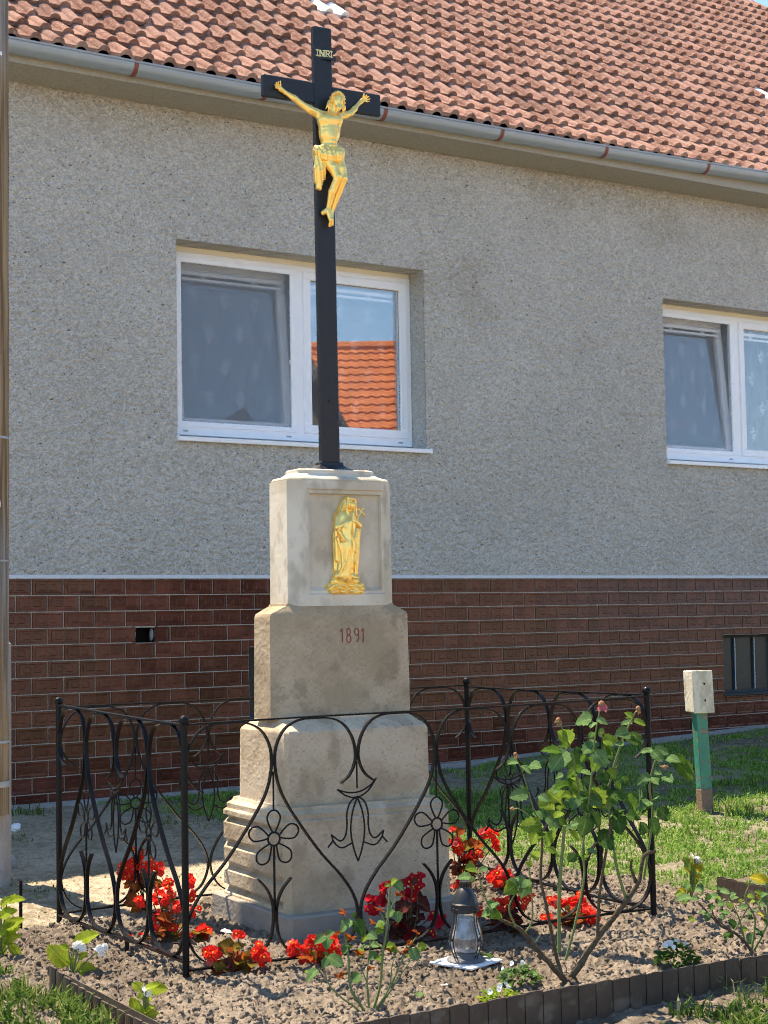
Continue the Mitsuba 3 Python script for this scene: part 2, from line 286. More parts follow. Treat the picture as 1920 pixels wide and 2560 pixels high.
# ================================================================== SETTING: ground
def rise(x, y):
    x, y = np.asarray(x, float), np.asarray(y, float); t = np.clip((y + 6.2) / 4.2, 0, 1)
    return .034 * np.clip(x - 2.3, 0, 6.5) * t * t * (3 - 2 * t)
def bedness(x, y):
    """1 in the dug flower bed, 0 outside it."""
    x, y = np.asarray(x, float), np.asarray(y, float); w = (meshkit.fbm(np.stack([x * 4, y * 4, 0 * x + 9], -1), 3, 5) - .5) * .35
    d = np.minimum(np.minimum(x + 2.7, 1.2 - x), np.minimum(-4.25 + .12 * x - y, y + 7.055)) + w * (y > -6.9)
    return np.clip(d / .12, 0, 1)
def gz(x, y, fine=True):
    x, y = np.asarray(x, float), np.asarray(y, float); b = bedness(x, y); P = np.stack([x, y, 0 * x], -1)
    z = rise(x, y) + (meshkit.fbm(P * 1.3, 3, 2) - .5) * .05
    out = np.clip((-7.03 - y) / .04, 0, 1) * (x > -2.2); z = z - .03 * out
    if fine:
        c = meshkit.fbm(P * 12, 3, 11); c2 = meshkit.noise(P * 44, 12); c3 = meshkit.noise(P * 82, 13); c2 = np.abs(c2 - .5) * 2
        z = z + b * ((c - .42) * .045 - (.4 - c2) * .020 + (c3 - .5) * .020) + (1 - b) * ((c - .5) * .022 + (c2 - .5) * .010 + (c3 - .5) * .006)
        z = z + .012 * b
    return z
def axis(lo, a, b, hi, h, big):
    l, r = [a], [b]; s = h
    while l[-1] > lo: s = min(s * 1.12, big); l.append(l[-1] - s)
    s = h
    while r[-1] < hi: s = min(s * 1.06, big); r.append(r[-1] + s)
    return np.array(l[:0:-1] + list(np.arange(a, b + 1e-6, h)) + r[1:])
gx = axis(-80, -2.6, 1.4, 120, .010, 6.0); gy = axis(-120, -7.2, -4.1, 80, .010, 6.0)
X, Y = np.meshgrid(gx, gy, indexing='ij'); Z = gz(X, Y)
i, j = np.meshgrid(np.arange(len(gx) - 1), np.arange(len(gy) - 1), indexing='ij'); n = len(gy)
put('ground', (np.stack([X, Y, Z], -1).reshape(-1, 3), np.stack([i * n + j, (i + 1) * n + j, (i + 1) * n + j + 1, i * n + j + 1], -1).reshape(-1, 4)), 'earth', True)
labels['ground'] = {'label': 'bare sandy earth and dug flower bed in front of the house', 'kind': 'structure'}

# ================================================================== SETTING: the house
tag('house', 'grey roughcast house with brown tiled plinth and red tiled roof behind the stone cross', 'house')
ZT, TP, TX = 1.67, .1217, .25          # top of the tiled plinth, height and width of one facing tile with its joint
W1 = (1.20, 3.585, 2.79, 4.37); W2 = (6.42, 8.80, 2.81, 4.40)
def plate(x0, x1, z0, z1, y0, y1, holes):
    p = sbox(x0, z0, x1, z1)
    for a, b, c, d in holes: p = p.difference(sbox(a, c, b, d))
    m = trimesh.creation.extrude_polygon(p, y1 - y0, engine='earcut'); v = m.vertices
    m.vertices = np.stack([v[:, 0], y1 - v[:, 2], v[:, 1]], 1); return m
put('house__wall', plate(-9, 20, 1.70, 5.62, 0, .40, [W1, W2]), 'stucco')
sxx = np.arange(-.72, 8.5, .0095); szz = np.arange(1.700, 5.44, .0095); SX, SZ = np.meshgrid(sxx, szz, indexing='ij')
P = np.stack([SX * 34 + SZ * 8, SZ * 52, 0 * SX + 5], -1); q = meshkit.noise(P, 31) * .62 + meshkit.noise(P * 2.1, 33) * .38
hgt = np.clip((q - .36) / .13, 0, 1); hgt = hgt * hgt * (3 - 2 * hgt) * .8 + .2 * meshkit.noise(P * .35, 35); n = len(szz); i, j = np.meshgrid(np.arange(len(sxx) - 1), np.arange(n - 1), indexing='ij'); keep = np.ones(i.shape, bool)
for q in (W1, W2): keep &= ~((sxx[i] > q[0] - .006) & (sxx[i] < q[1] - .006) & (szz[j] > q[2] - .006) & (szz[j] < q[3] - .006))
q = np.stack([i * n + j, (i + 1) * n + j, (i + 1) * n + j + 1, i * n + j + 1], -1)[keep]
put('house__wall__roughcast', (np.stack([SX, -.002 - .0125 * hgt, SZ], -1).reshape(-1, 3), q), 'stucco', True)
put('house__plinth_trim', bx(-9, 20, -.018, .05, ZT + .003, 1.702, .003), 'white_render')
HOLE = (.829, .992, 1.181, 1.298); BW = (7.10, 7.95, .54, 1.115); BW2 = (1.815, 2.66, .565, 1.125)
put('house__plinth', plate(-9, 20, -.6, ZT, -.001, .40, [HOLE, BW, BW2]), 'grout')
fx = np.linspace(-9, 20, 240); ft = .03 + rise(fx, 0 * fx - .05) + (meshkit.noise(np.stack([fx * 3, fx * 0, fx * 0], 1)) - .5) * .012
fm = trimesh.creation.extrude_polygon(Polygon(list(zip(fx, ft)) + [(20, -.5), (-9, -.5)]), .09, engine='earcut')
fm.vertices = np.stack([fm.vertices[:, 0], -.004 - fm.vertices[:, 2], fm.vertices[:, 1]], 1)
put('house__footing', fm, 'concrete')
put('house__back_wall', cat([bx(-9, 20, 10.4, 10.8, -.5, 5.6), bx(-9.4, -9, 0, 10.8, -.5, 5.6), bx(20, 20.4, 0, 10.8, -.5, 5.6), bx(-9, 20, 3.2, 3.3, -.4, 5.4), bx(-9, 20, .4, 3.2, 2.2, 2.3), bx(-9, 20, .4, 3.2, 5.0, 5.1)]), 'room')
# ---- facing tiles: a moulded plate with a raised border and two raised fields
def facing_tile(w, h, y=-.0072):
    V, F = [], []
    def ring(x0, x1, z0, z1, d):
        V.extend([(x0, d, z0), (x1, d, z0), (x1, d, z1), (x0, d, z1)]); return len(V) - 4
    def join(a, b):
        for k in range(4): F.append([a + k, a + (k + 1) % 4, b + (k + 1) % 4, b + k])
    a = ring(0, w, 0, h, 0); b = ring(.0025, w - .0025, .0025, h - .0025, y); mx, mz = min(1, w / .09), min(1, h / .09); c = ring(.017 * mx, w - .017 * mx, .014 * mz, h - .014 * mz, y); d = ring(.021 * mx, w - .021 * mx, .018 * mz, h - .018 * mz, y + .0026); e = ring(.030 * mx, w - .030 * mx, .027 * mz, h - .027 * mz, y + .003)
    join(a, b); join(b, c); join(c, d); join(d, e); F.append([e, e + 1, e + 2, e + 3])
    if w > .16 and h > .09:
        for x0, x1 in ((.052, w / 2 - .012), (w / 2 + .012, w - .052)):
            p = ring(x0, x1, .034, h - .034, y + .0031); q = ring(x0 + .005, x1 - .005, .039, h - .039, y - .0008); join(p, q); F.append([q, q + 1, q + 2, q + 3])
    return tm(V, F)
TW, TH = TX - .0055, TP - .0055; whole = [mikit.ply(facing_tile(TW, TH), f'glaze_{k}') for k in range(3)]
cells, odd = [], []
for r in range(15):
    z1 = ZT - r * TP - .002; z0 = z1 - TH
    for k in range(-5, 42):
        x0 = k * TX + (.125 if r % 2 else 0); x1 = x0 + TW; pieces = [(x0, x1, z0, z1)]
        for a, b, c, d in (HOLE, BW, BW2):
            cut = []
            for p in pieces:
                if p[0] > b or p[1] < a or p[2] > d or p[3] < c: cut.append(p); continue
                cut += [q for q in ((p[0], a - .003, p[2], p[3]), (b + .003, p[1], p[2], p[3]), (max(p[0], a), min(p[1], b), d + .003, p[3]), (max(p[0], a), min(p[1], b), p[2], c - (.003 if c == HOLE[2] else .024))) if q[1] - q[0] > .012 and q[3] - q[2] > .012]
            pieces = cut
        base = float(np.interp((x0 + x1) / 2, fx, ft)) - .01
        if z1 < base: continue
        for p in pieces:
            (cells if p == (x0, x1, z0, z1) else odd).append(p)
vis = lambda q: -.45 < q[0] < 7.95
mid = [q for q in cells if vis(q)]; 
mid.sort(key=lambda q: abs(q[0] - 2.2) * .0 + q[0]); front_tiles, rest = mid[:288], mid[288:] + [q for q in cells if not vis(q)]
for q in front_tiles:
    copy(fast_num('house__plinth__facing_tile'), whole[int(rng.integers(3))], [[1, 0, 0, q[0] + rng.normal(0, .0006)], [0, 1, 0, -.001 + rng.normal(0, .0003)], [0, 0, 1, q[2] + rng.normal(0, .0005)], [0, 0, 0, 1]])
for q in odd:
    put(fast_num('house__plinth__facing_tile'), mv(facing_tile(q[1] - q[0], q[3] - q[2]), q[0], -.001, q[2]), f'glaze_{int(rng.integers(3))}')
ft0 = facing_tile(TW, TH)
put('house__plinth__facing_tiles', cat([mv(ft0, q[0], -.001, q[2]) for q in rest]), 'glaze_1'); labels['house__plinth__facing_tiles'] = {'kind': 'stuff'}
# ---- the hole left by a missing half tile, with broken render inside
put('house__vent_hole', cat([bx(HOLE[0], HOLE[1], .16, .2, HOLE[2], HOLE[3]), bx(HOLE[0] - .03, HOLE[0] + .001, -.001, .2, HOLE[2] - .01, HOLE[3] + .01), bx(HOLE[1] - .001, HOLE[1] + .03, -.001, .2, HOLE[2] - .01, HOLE[3] + .01)]), 'dark_void')
rag = roughen(trimesh.creation.icosphere(3, .032), .012, 40, 3); rag.vertices *= [.5, 1.1, 1.7]
for q, (x, y, z, s) in enumerate(((HOLE[1] - .002, .05, (HOLE[2] + HOLE[3]) / 2, .9), (HOLE[0] - .006, .04, HOLE[2] + .055, .8))): put(num('house__vent_hole__broken_render'), mv(rag, x, y, z, q, s), 'plaster_rag', True)
labels['house__vent_hole'] = {'label': 'small square hole through the brown tiles'}
# ---- basement windows
for q in (BW, BW2):
    a, b, c, d = q; k = num('house__basement_window')
    put(k, cat([bx(a, b, .10, .14, d - .03, d), bx(a, b, .10, .14, c, c + .03), bx(a, a + .025, .10, .14, c, d), bx(b - .025, b, .10, .14, c, d)] + [bx(a + (b - a) * t - .010, a + (b - a) * t + .010, .098, .14, c + .03, d - .03) for t in (.30, .62)]), 'old_frame')
    put(k + '__pane', bx(a + .025, b - .025, .118, .122, c + .03, d - .03), 'old_glass')
    put(k + '__glazing_bar', cat([tube([(a + (b - a) * t, .094, c + .03), (a + (b - a) * t + .004, .094, d - .03)], .0045, 5) for t in (.30, .62)]), 'white_render')
    put(k + '__sill', bx(a - .01, b + .01, -.02, .10, c - .022, c + .002, .004), 'old_frame')
    put(k + '__reveal', cat([bx(a - .02, a - .0015, .0, .16, c, d), bx(b + .0015, b + .02, .0, .16, c, d), bx(a, b, .0, .16, d + .0015, d + .02)]), 'old_frame')
# ---- soffit, gutter and brackets
sx = np.linspace(-9, 20, 60)
def ribbon(fn, xs):
    """fn(x) -> outline points (y, z); skins them along x."""
    rows = [np.array([(x, y, z) for y, z in fn(x)]) for x in xs]; k = len(rows[0]); V = np.vstack(rows)
    return tm(V, [[a * k + b, a * k + b + 1, (a + 1) * k + b + 1, (a + 1) * k + b] for a in range(len(xs) - 1) for b in range(k - 1)])
zg = lambda x: 5.545 + .0021 * np.clip(x, -4, 10) ** 2
put('house__soffit', ribbon(lambda x: [(-.002, 5.412 + .009 * x), (-.02, 5.405 + .009 * x), (-.36, 5.43 + .009 * x), (-.36, 5.56 + .010 * x), (.1, 5.70 + .01 * x)], sx), 'soffit')
def gut(r, t0=-8, t1=188, n=18): return [(-.42 - r * math.cos(math.radians(a)), -r * math.sin(math.radians(a))) for a in np.linspace(t0, t1, n)]
def lip(): return [(-.42 - .078 + .009 * math.cos(a) - .004, .006 + .009 * math.sin(a)) for a in np.linspace(-.5, 5.2, 9)]
put('house__gutter', cat([ribbon(lambda x: [(y, z + zg(x)) for y, z in lip()], sx), ribbon(lambda x: [(y, z + zg(x)) for y, z in gut(.078)], sx), ribbon(lambda x: [(y, z + zg(x)) for y, z in gut(.0745)[::-1]], sx)]), 'zinc', 40)
labels['house__gutter'] = {'label': 'grey half-round metal gutter along the eaves'}
for x in (6.52, 2.2, -1.7):
    put(num('house__gutter__joint'), ribbon(lambda q: [(y, z + zg(q)) for y, z in gut(.0800)], [x - .004, x + .055]), 'zinc', 40)
for x in (-1.65, -.5, .645, 1.768, 2.896, 4.119, 5.321, 6.612, 7.80, 9.0):
    put(num('house__gutter__bracket'), ribbon(lambda q: [(-.42 - .094, .012 + zg(q))] + [(y, z + zg(q)) for y, z in gut(.0825)] + [(-.20, .07 + zg(q))], [x - .017, x + .017]), 'bracket_red', 40)
# ---- roof: courses of single-roll tiles; the lowest two courses lie flatter
RP, EXPO = .181, .3262
def course(k):
    """(y, z, angle) of the lower edge of course k, at x = 0."""
    y, z = -.335, 5.601
    for q in range(k):
        a = math.radians(35.8 if q < 2 else 41.3); y += EXPO * math.cos(a); z += EXPO * math.sin(a)
    return y, z, math.radians(35.8 if k < 2 else 41.3)
NC = 26; RX0 = 3.158 - .181 * 40
prof = [(0.0, .002), (.02, 0), (.055, 0), (.088, .001)] + [(.1375 - .045 * math.cos(a), .040 * math.sin(a)) for a in np.linspace(.12, math.pi - .12, 10)] + [(.186, .002)]
def roof_tile_mesh(chip=False):
    V, F = [], []; L = EXPO + .06; m = len(prof)
    for s, lift in ((0, .050), (L, .004)): V += [(a, s, b + lift) for a, b in prof]
    V += [(a, .004, b * .80 + .050 - .036) for a, b in prof]
    if chip:
        for q in (9, 10, 11): V[q] = (V[q][0], .045, V[q][2] + .0)
    for q in range(m - 1): F += [[q, q + 1, m + q + 1, m + q], [2 * m + q, 2 * m + q + 1, q + 1, q]]
    return tm(V, F)
tile_a, tile_b = (mikit.ply(roof_tile_mesh(c), 'roof_tile_mat', 25) for c in (False, True)); raw = roof_tile_mesh(); tile_g = mikit.ply(raw, 'glass_glare_mat', 25)
HIP = lambda y: 12.45 + (5.36 - y) / .53          # the hip at the far right end cuts the courses
rows = []
for k in range(NC):
    y, z, a = course(k); c, s = math.cos(a), math.sin(a)
    for q in range(0, 40 + 130):
        x = RX0 + q * RP - .136
        if x > HIP(y) - .1: break
        rows.append((k, q, np.array([[1, 0, 0, x], [0, c, -s, y], [.011, s, c, z + .011 * x], [0, 0, 0, 1.]])))
def px(p):
    d = np.asarray(p) - CAM; w = d @ FWD; R = np.cross(FWD, UP); return 960 + FPX * (d @ R) / w, 1280 - FPX * (d @ UP) / w, w
seen = []
for k, q, m in rows:
    u, v, w = px(m[:3, 3] + [.09, 0, 0])
    seen.append(w if (-10 < u < 1935 and -25 < v < 620 and w > 0) else 1e9)
order = np.argsort(seen, kind='stable'); near = set(order[:300].tolist())
GLASS = {}  # clear tiles whose whiteness is glare held in their colour
for k0, xs in ((7, (3.46, 3.64)), (8, (9.80,))):
    for x in xs: GLASS[(k0, int(round((x - RX0) / RP)))] = 1
left = []
for idx, (k, q, m) in enumerate(rows):
    m = m.copy(); m[2, 3] += rng.normal(0, .0028); m[:3, :3] = m[:3, :3] @ np.array([[1, rng.normal(0, .006), 0], [rng.normal(0, .015), 1, 0], [0, 0, 1]])
    if (k, q) in GLASS: copy(fast_num('house__roof__glare_glass_tile'), tile_g, m); continue
    if idx in near: copy(fast_num('house__roof__roof_tile'), tile_b if rng.random() < .10 else tile_a, m)
    else: left.append(m)
v = np.hstack([raw.vertices, np.ones((len(raw.vertices), 1))]); A = np.array(left)
V = np.einsum('kij,nj->kni', A, v)[..., :3].reshape(-1, 3); Fq = (raw.faces[None] + (np.arange(len(A)) * len(v))[:, None, None]).reshape(-1, 3)
put('house__roof__roof_tiles', tm(V, Fq), 'roof_tile_mat', 25); labels['house__roof__roof_tiles'] = {'kind': 'stuff'}
deck = []
ye, ze, _ = course(NC); y0, z0, _ = course(0); y2, z2, _ = course(2)
put('house__roof', cat([tm([(RX0 - .4, y0 + .04, z0 - .03 - .05), (22, y0 + .04, z0 - .05 + .2), (22, y2, z2 + .2), (RX0 - .4, y2, z2 - .05 - .05)], [[0, 1, 2, 3]]),
    tm([(RX0 - .4, y2, z2 - .09), (HIP(y2), y2, z2 + .1), (HIP(ye), ye, ze + .08), (RX0 - .4, ye, ze - .09)], [[0, 1, 2, 3]]), tm([(RX0 - .4, ye, ze), (HIP(ye), ye, ze + .1), (25, 11, 5.6), (RX0 - .4, 11, 5.6)], [[0, 1, 2, 3]]), tm([(HIP(ye), ye, ze + .1), (HIP(y0), y0, z0 + .1), (25, 11, 5.6)], [[0, 1, 2]])]), 'roof_under')
cap = lathe([(.085, 0), (.100, .40)], 20); cap.vertices = cap.vertices[:, [2, 0, 1]]
for a0, a1, n0 in (((RX0, ye, ze + .02), (HIP(ye), ye, ze + .16), 46), ((HIP(ye), ye, ze + .08), (HIP(2.2), 2.2, 7.86), 30)):
    a0, a1 = np.array(a0), np.array(a1); d = (a1 - a0); d /= np.linalg.norm(d); b = np.cross([0, 0, 1], d); b /= np.linalg.norm(b); c = np.cross(d, b); L = np.linalg.norm(a1 - a0)
    for t in np.arange(0, L, .36):
        m = np.eye(4); m[:3, 0], m[:3, 1], m[:3, 2], m[:3, 3] = d, b, c, a0 + d * t
        key = fast_num('house__roof__ridge_tile'); scene[key] = {**mikit.ply(cap, 'roof_tile_mat', True), 'to_world': T(m)} if key.endswith('tile') else {**scene['house__roof__ridge_tile'], 'to_world': T(m)}
labels['house__roof'] = {'label': 'weathered red roof of single-roll tiles'}
hk = [(2.10, .33, 6.18), (2.16, .27, 6.10), (2.20, .22, 6.07)]
put('house__roof__snow_hook', cat([tube([np.array(p) + [0, 0, .0] for p in hk], .012, 6), bx(2.06, 2.13, .30, .36, 6.155, 6.162)]), 'galv')

# ---- windows
def picture_frame(x0, x1, z0, z1, y0, y1, w, c=.004, wb=None):
    wb = wb or w
    return cat([bx(x0, x1, y0, y1, z1 - w, z1, c), bx(x0, x1, y0, y1, z0, z0 + wb, c), bx(x0, x0 + w, y0 + .0006, y1, z0 + wb - .003, z1 - w + .003, c), bx(x1 - w, x1, y0 + .0006, y1, z0 + wb - .003, z1 - w + .003, c)])
def swirl(s=1.0):
    """One embroidered scroll motif: three hooked tendrils and small leaves, in the x z plane."""
    def hook(x, z, r, a0, a1, turn):
        t = np.linspace(0, 1, 14); a = np.radians(a0 + (a1 - a0) * t); q = r * (1 - .55 * t); return [(x + turn * q[k] * math.cos(a[k]), 0, z + q[k] * math.sin(a[k])) for k in range(14)]
    g = [spline([(0, 0, -.055), (.006, 0, -.02), (-.004, 0, .02), (.004, 0, .06)], 5), hook(-.018, .030, .016, -80, 250, -1), hook(.020, .040, .015, -80, 250, 1), hook(.016, -.002, .013, -90, 220, 1), hook(.004, .066, .012, -80, 230, 1), hook(-.016, -.004, .010, -90, 200, -1)]
    return cat([tube(np.array(p) * s, .0028 * s, 4, False) for p in g] + [mv(trimesh.creation.icosphere(1, .006 * s), x * s, 0, z * s) for x, z in ((-.012, -.02), (.012, -.028), (0, -.04))])
SW = mikit.ply(swirl(1.0), 'embroidery')
def window(x0, x1, z0, z1, xm, first):
    """A two-light window: an insect screen before a tilted sash on the left, a closed sash on the right."""
    k = num('house__window'); yf = .20; zb = z0 + .045; a0, a1, zt = x0 + .004, x1 - .004, z1 - .045
    put(k, cat([bx(a0, a1, yf, yf + .07, zt - .045, zt, .003), bx(a0, a1, yf, yf + .07, zb, zb + .075, .003), bx(a0, a0 + .10, yf + .0007, yf + .07, zb + .07, zt - .04, .003), bx(a1 - .06, a1, yf + .0007, yf + .07, zb + .07, zt - .04, .003), bx(xm - .045, xm + .045, yf - .0006, yf + .07, zb + .07, zt - .04, .003)]), 'upvc')
    put(k + '__head_strip', bx(a0, a1, yf + .012, yf + .06, zt, z1 + .004), 'upvc_cream')
    put(k + '__sill', cat([bx(x0 - .004, x1 + .035, -.045, yf + .0, z0 - .008, z0 + .004, .003), bx(x0 - .004, x1 + .035, -.052, -.040, z0 - .034, z0 + .003, .003), bx(x1 + .030, x1 + .036, -.052, .0, z0 - .034, z0 + .012, .001), bx(x0 - .012, x0 - .004, -.052, .0, z0 - .034, z0 + .012, .001)]), 'upvc')
    put(k + '__drain_cap', cat([bx(x - .022, x + .022, yf - .006, yf, zb + .026, zb + .040, .002) for x in (x0 + .17, xm - .11, x1 - .13)]), 'zinc')
    # left light
    sl, sr, sb, st = x0 + .095, xm - .043, zb + .068, zt - .042
    put(k + '__screen', picture_frame(sl, sr, sb, st, yf - .012, yf + .012, .042, .003), 'upvc')
    put(k + '__screen__mesh', bx(sl + .04, sr - .04, yf + .0005, yf + .0011, sb + .04, st - .04), 'screen')
    for x, z in ((sr - .045, (sb + st) / 2 - .1),):
        put(k + '__screen__clip', picture_frame(x - .014, x + .014, z - .016, z + .016, yf - .018, yf - .012, .006, .001), 'upvc')
    # tilted sash, hinged at its foot and leaning into the room
    lean = math.radians(5.2); sash = picture_frame(sl + .008, sr - .008, 0, st - sb, -.03, .03, .075, .004); g = bx(sl + .08, sr - .08, -.008, -.006, .07, st - sb - .07); g2 = bx(sl + .08, sr - .08, .008, .010, .07, st - sb - .07)
    rot = lambda m: tm(np.stack([m.vertices[:, 0], m.vertices[:, 1] * math.cos(lean) + m.vertices[:, 2] * math.sin(lean) + yf + .055, m.vertices[:, 2] * math.cos(lean) - m.vertices[:, 1] * math.sin(lean) + sb], 1), m.faces)
    put(k + '__tilted_sash', rot(sash), 'upvc'); put(k + '__tilted_sash__pane', rot(g), 'pane')
    labels[k + '__tilted_sash'] = {'label': 'tilted sash behind the insect screen'}
    # right light
    rl, rr = xm + .043, x1 - .055
    put(k + '__sash', picture_frame(rl, rr, sb, st, yf - .016, yf + .06, .072, .005), 'upvc')
    put(k + '__sash__pane', bx(rl + .068, rr - .068, yf + .018, yf + .0185, sb + .068, st - .068), 'pane'); put(k + '__sash__pane_001', bx(rl + .068, rr - .068, yf + .036, yf + .0365, sb + .068, st - .068), 'pane')
    put(k + '__sash__gasket', picture_frame(rl + .068, rr - .068, sb + .068, st - .068, yf + .006, yf + .012, .006, .0005), 'seal')
    labels[k] = {'label': 'white plastic two-light window left of centre' if first else 'white plastic window cut off by the edge'}
    labels[k] = {'label': 'white two-light window behind the iron cross' if first else 'white two-light window furthest along the wall'}
    # the room side: inner lining, blind head rails, net curtains with sprigs
    put(k + '__reveal', cat([bx(x0 - .03, x0 + .004, yf + .06, .45, z0 - .03, z1 + .03), bx(x1 - .004, x1 + .03, yf + .06, .45, z0 - .03, z1 + .03), bx(x0 - .03, x1 + .03, yf + .06, .45, z1 - .03, z1 + .03), bx(x0 - .03, x1 + .03, yf + .07, .50, z0 - .03, z0 + .03)]), 'white_render')
    for a, b in ((sl + .07, sr - .07), (rl + .06, rr - .06)):
        kb = num(k + '__blind'); put(kb, cat([bx(a, b, yf + .10, yf + .125, st - .115, st - .085, .003), bx(a, b, yf + .10, yf + .12, st - .16, st - .14, .003)] + [bx(a + t, a + t + .02, yf + .098, yf + .124, st - .165, st - .08, .002) for t in (.22, (b - a) * .72)]), 'upvc')
    xs = np.linspace(x0 - .1, x1 + .1, 260); wav = .018 * np.sin(xs * 29 + 2 * np.sin(xs * 3.3)) + .010 * np.sin(xs * 61 + 1) + (meshkit.noise(np.stack([xs * 5, 0 * xs, 0 * xs], 1)) - .5) * .06
    yc = .47; c = num('net_curtain')
    put(c, tm(np.vstack([np.stack([xs, yc + wav, 0 * xs + z1 + .1], 1), np.stack([xs + .01 * np.sin(xs * 7), yc + wav * 1.3, 0 * xs + z0 - .1], 1)]), [[q, q + 1, 261 + q, 260 + q] for q in range(259)]), 'net', True)
    tag(c, 'sheer net curtain with pale scroll sprigs inside the window behind the iron cross' if first else 'sheer net curtain with pale sprigs inside the window furthest along the wall', 'curtain')
    for r in range(6):
        for q in range(-1, 9):
            x = x0 + .08 + q * .285 + (.14 if r % 2 else 0); z = z0 + .10 + r * .275
            if x0 < x < x1 and z < z1: copy(fast_num(c + '__sprig'), SW, [[1.15, 0, 0, x], [0, 1, 0, yc - .045], [0, 0, 1.15, z + rng.normal(0, .01)], [0, 0, 0, 1]])
window(*W1, 2.437, True); window(*W2, 7.61, False)
def orchid(x, z, s, petals, key, label, lean):
    k = tag(num(key), label, 'plant'); y = .50; pts = spline([(x, y, z), (x + .02 * lean, y, z + .20 * s), (x + .09 * lean, y - .02, z + .34 * s), (x + .20 * lean, y - .02, z + .36 * s)], 6)
    put(k + '__stem', cat([tube(pts, .005, 5), tube([(x - .03, y, z), (x - .035, y, z + .5 * s)], .003, 5)]), 'stem_green')
    put(k + '__leaf', cat([mv(tm([(0, 0, 0), (.05, -.02, .04), (.16, -.03, .02), (.05, .03, .045)], [[0, 1, 2], [0, 2, 3]]), x, y, z, a) for a in (.2, 2.9, -.8)]), 'leaf_0')
    for q in (12, 15, 18):
        f = cat([tm(np.array([(0, 0, 0), (.022, -.006, .012), (.036, -.008, 0), (.022, -.006, -.012)]) @ np.array([[math.cos(a), 0, math.sin(a)], [0, 1, 0], [-math.sin(a), 0, math.cos(a)]]), [[0, 1, 2], [0, 2, 3]]) for a in np.arange(5) * 1.257 + .3])
        put(num(k + '__flower'), mv(f, *pts[q]), petals)
orchid(6.98, 2.93, .9, 'rose_petal', 'orchid', 'pink orchid standing behind the screen of the window at the far end', 1)
orchid(7.90, 2.93, .55, 'petal_white', 'orchid', 'white orchid leaning in the closed light of the far window', -.6)

# ---- the house across the street, which the panes mirror
tag('opposite_house', 'house with bright orange roof across the street, mirrored in the window', 'house')
od = np.array([.84, .543, 0]); on = np.array([-.543, .84, 0]); oc = np.array([15.2, -20.5, -.27])
OP = lambda u, w, z: oc + od * u + on * w + [0, 0, z]          # u along its ridge, w towards this street
put('opposite_house__wall', cat([tm([OP(u, w, z) for u, w, z in ((-7.5, 4.6, -.3), (4.7, 4.6, -.3), (4.7, 4.6, 4.4), (-7.5, 4.6, 4.4))], [[0, 1, 2, 3]]), tm([OP(-7.5, 4.6, -.3), OP(-7.5, -4.6, -.3), OP(-7.5, -4.6, 4.4), OP(-7.5, 0, 8.0), OP(-7.5, 4.6, 4.4)], [[0, 1, 2], [0, 2, 3], [0, 3, 4]])]), 'opposite_wall')
V, F = [], []
us = np.arange(-7.9, 5.0, .058)
for k in range(18):
    for e, l in ((0, .05), (.37, 0)):
        s = k * .335 + e; V += [OP(u, 5.0 - s * .80, 4.22 + s * .60 * 1.05 + l + .022 * math.sin(u * 2 * math.pi / .232)) for u in us]
n = len(us)
for k in range(35):
    for q in range(n - 1): F.append([k * n + q, k * n + q + 1, (k + 1) * n + q + 1, (k + 1) * n + q])
put('opposite_house__roof', tm(V, F), 'opposite_roof'); put('opposite_house__roof__ridge', tube([OP(-7.9, .2, 8.03), OP(5.1, .2, 8.03)], .14, 8), 'opposite_roof')
tag('opposite_barn', 'grey gabled barn across the street, mirrored at the edge of the window', 'barn')
g = loft0 = tm([(7.55, -13.9, -.3), (12.08, -13.9, -.3), (12.08, -13.9, 4.0), (9.80, -13.9, 7.75), (7.55, -13.9, 4.0)], [[0, 1, 2], [0, 2, 4], [2, 3, 4]])
put('opposite_barn__wall', cat([bx(7.55, 12.08, -16.0, -13.95, -.3, 4.0), g]), 'barn_wall')
put('opposite_barn__roof', cat([tm([(9.80, -13.6, 7.9), (9.80, -16.2, 7.9), (s, -16.2, 3.85), (s, -13.6, 3.85), (9.80, -13.6, 7.7), (9.80, -16.2, 7.7), (s, -16.2, 3.65), (s, -13.6, 3.65)], [[0, 1, 2, 3], [4, 7, 6, 5], [0, 3, 7, 4], [1, 5, 6, 2], [3, 2, 6, 7]]) for s in (7.3, 12.33)]), 'barn_roof')

# ================================================================== THE WAYSIDE CROSS
PH = -.068; MC = np.array([-.551, -5.145, 0.]); ME = np.array([math.cos(PH), math.sin(PH), 0]); MN = np.array([-math.sin(PH), math.cos(PH), 0])
def place(m):
    """From the monument's own axes (right, back, up) into the world."""
    m = m.copy(); v = m.vertices; m.vertices = MC + v[:, :1] * ME + v[:, 1:2] * MN + v[:, 2:] * [0, 0, 1.]; return m
def face(m, d0):
    """From a relief's own axes (right, up, towards the street) into the world; d0 = where its back plane stands."""
    v = m.vertices; return place(tm(np.stack([v[:, 0], d0 - v[:, 2], v[:, 1]], 1), m.faces[:, ::1]))
def octo(a, b, cw, cd, z): return [(-a + cw, -b, z), (a - cw, -b, z), (a, -b + cd, z), (a, b - cd, z), (a - cw, b, z), (-a + cw, b, z), (-a, b - cd, z), (-a, -b + cd, z)]
def loft(rings):
    V = np.vstack(rings); k = len(rings[0]); F = [[r * k + q, r * k + (q + 1) % k, (r + 1) * k + (q + 1) % k, (r + 1) * k + q] for r in range(len(rings) - 1) for q in range(k)]
    m = tm(V, F); n = len(V); caps = [[0, q + 1, q] for q in range(1, k - 1)] + [[n - k, n - k + q, n - k + q + 1] for q in range(1, k - 1)]
    return trimesh.Trimesh(m.vertices, np.vstack([m.faces, caps]), process=False)
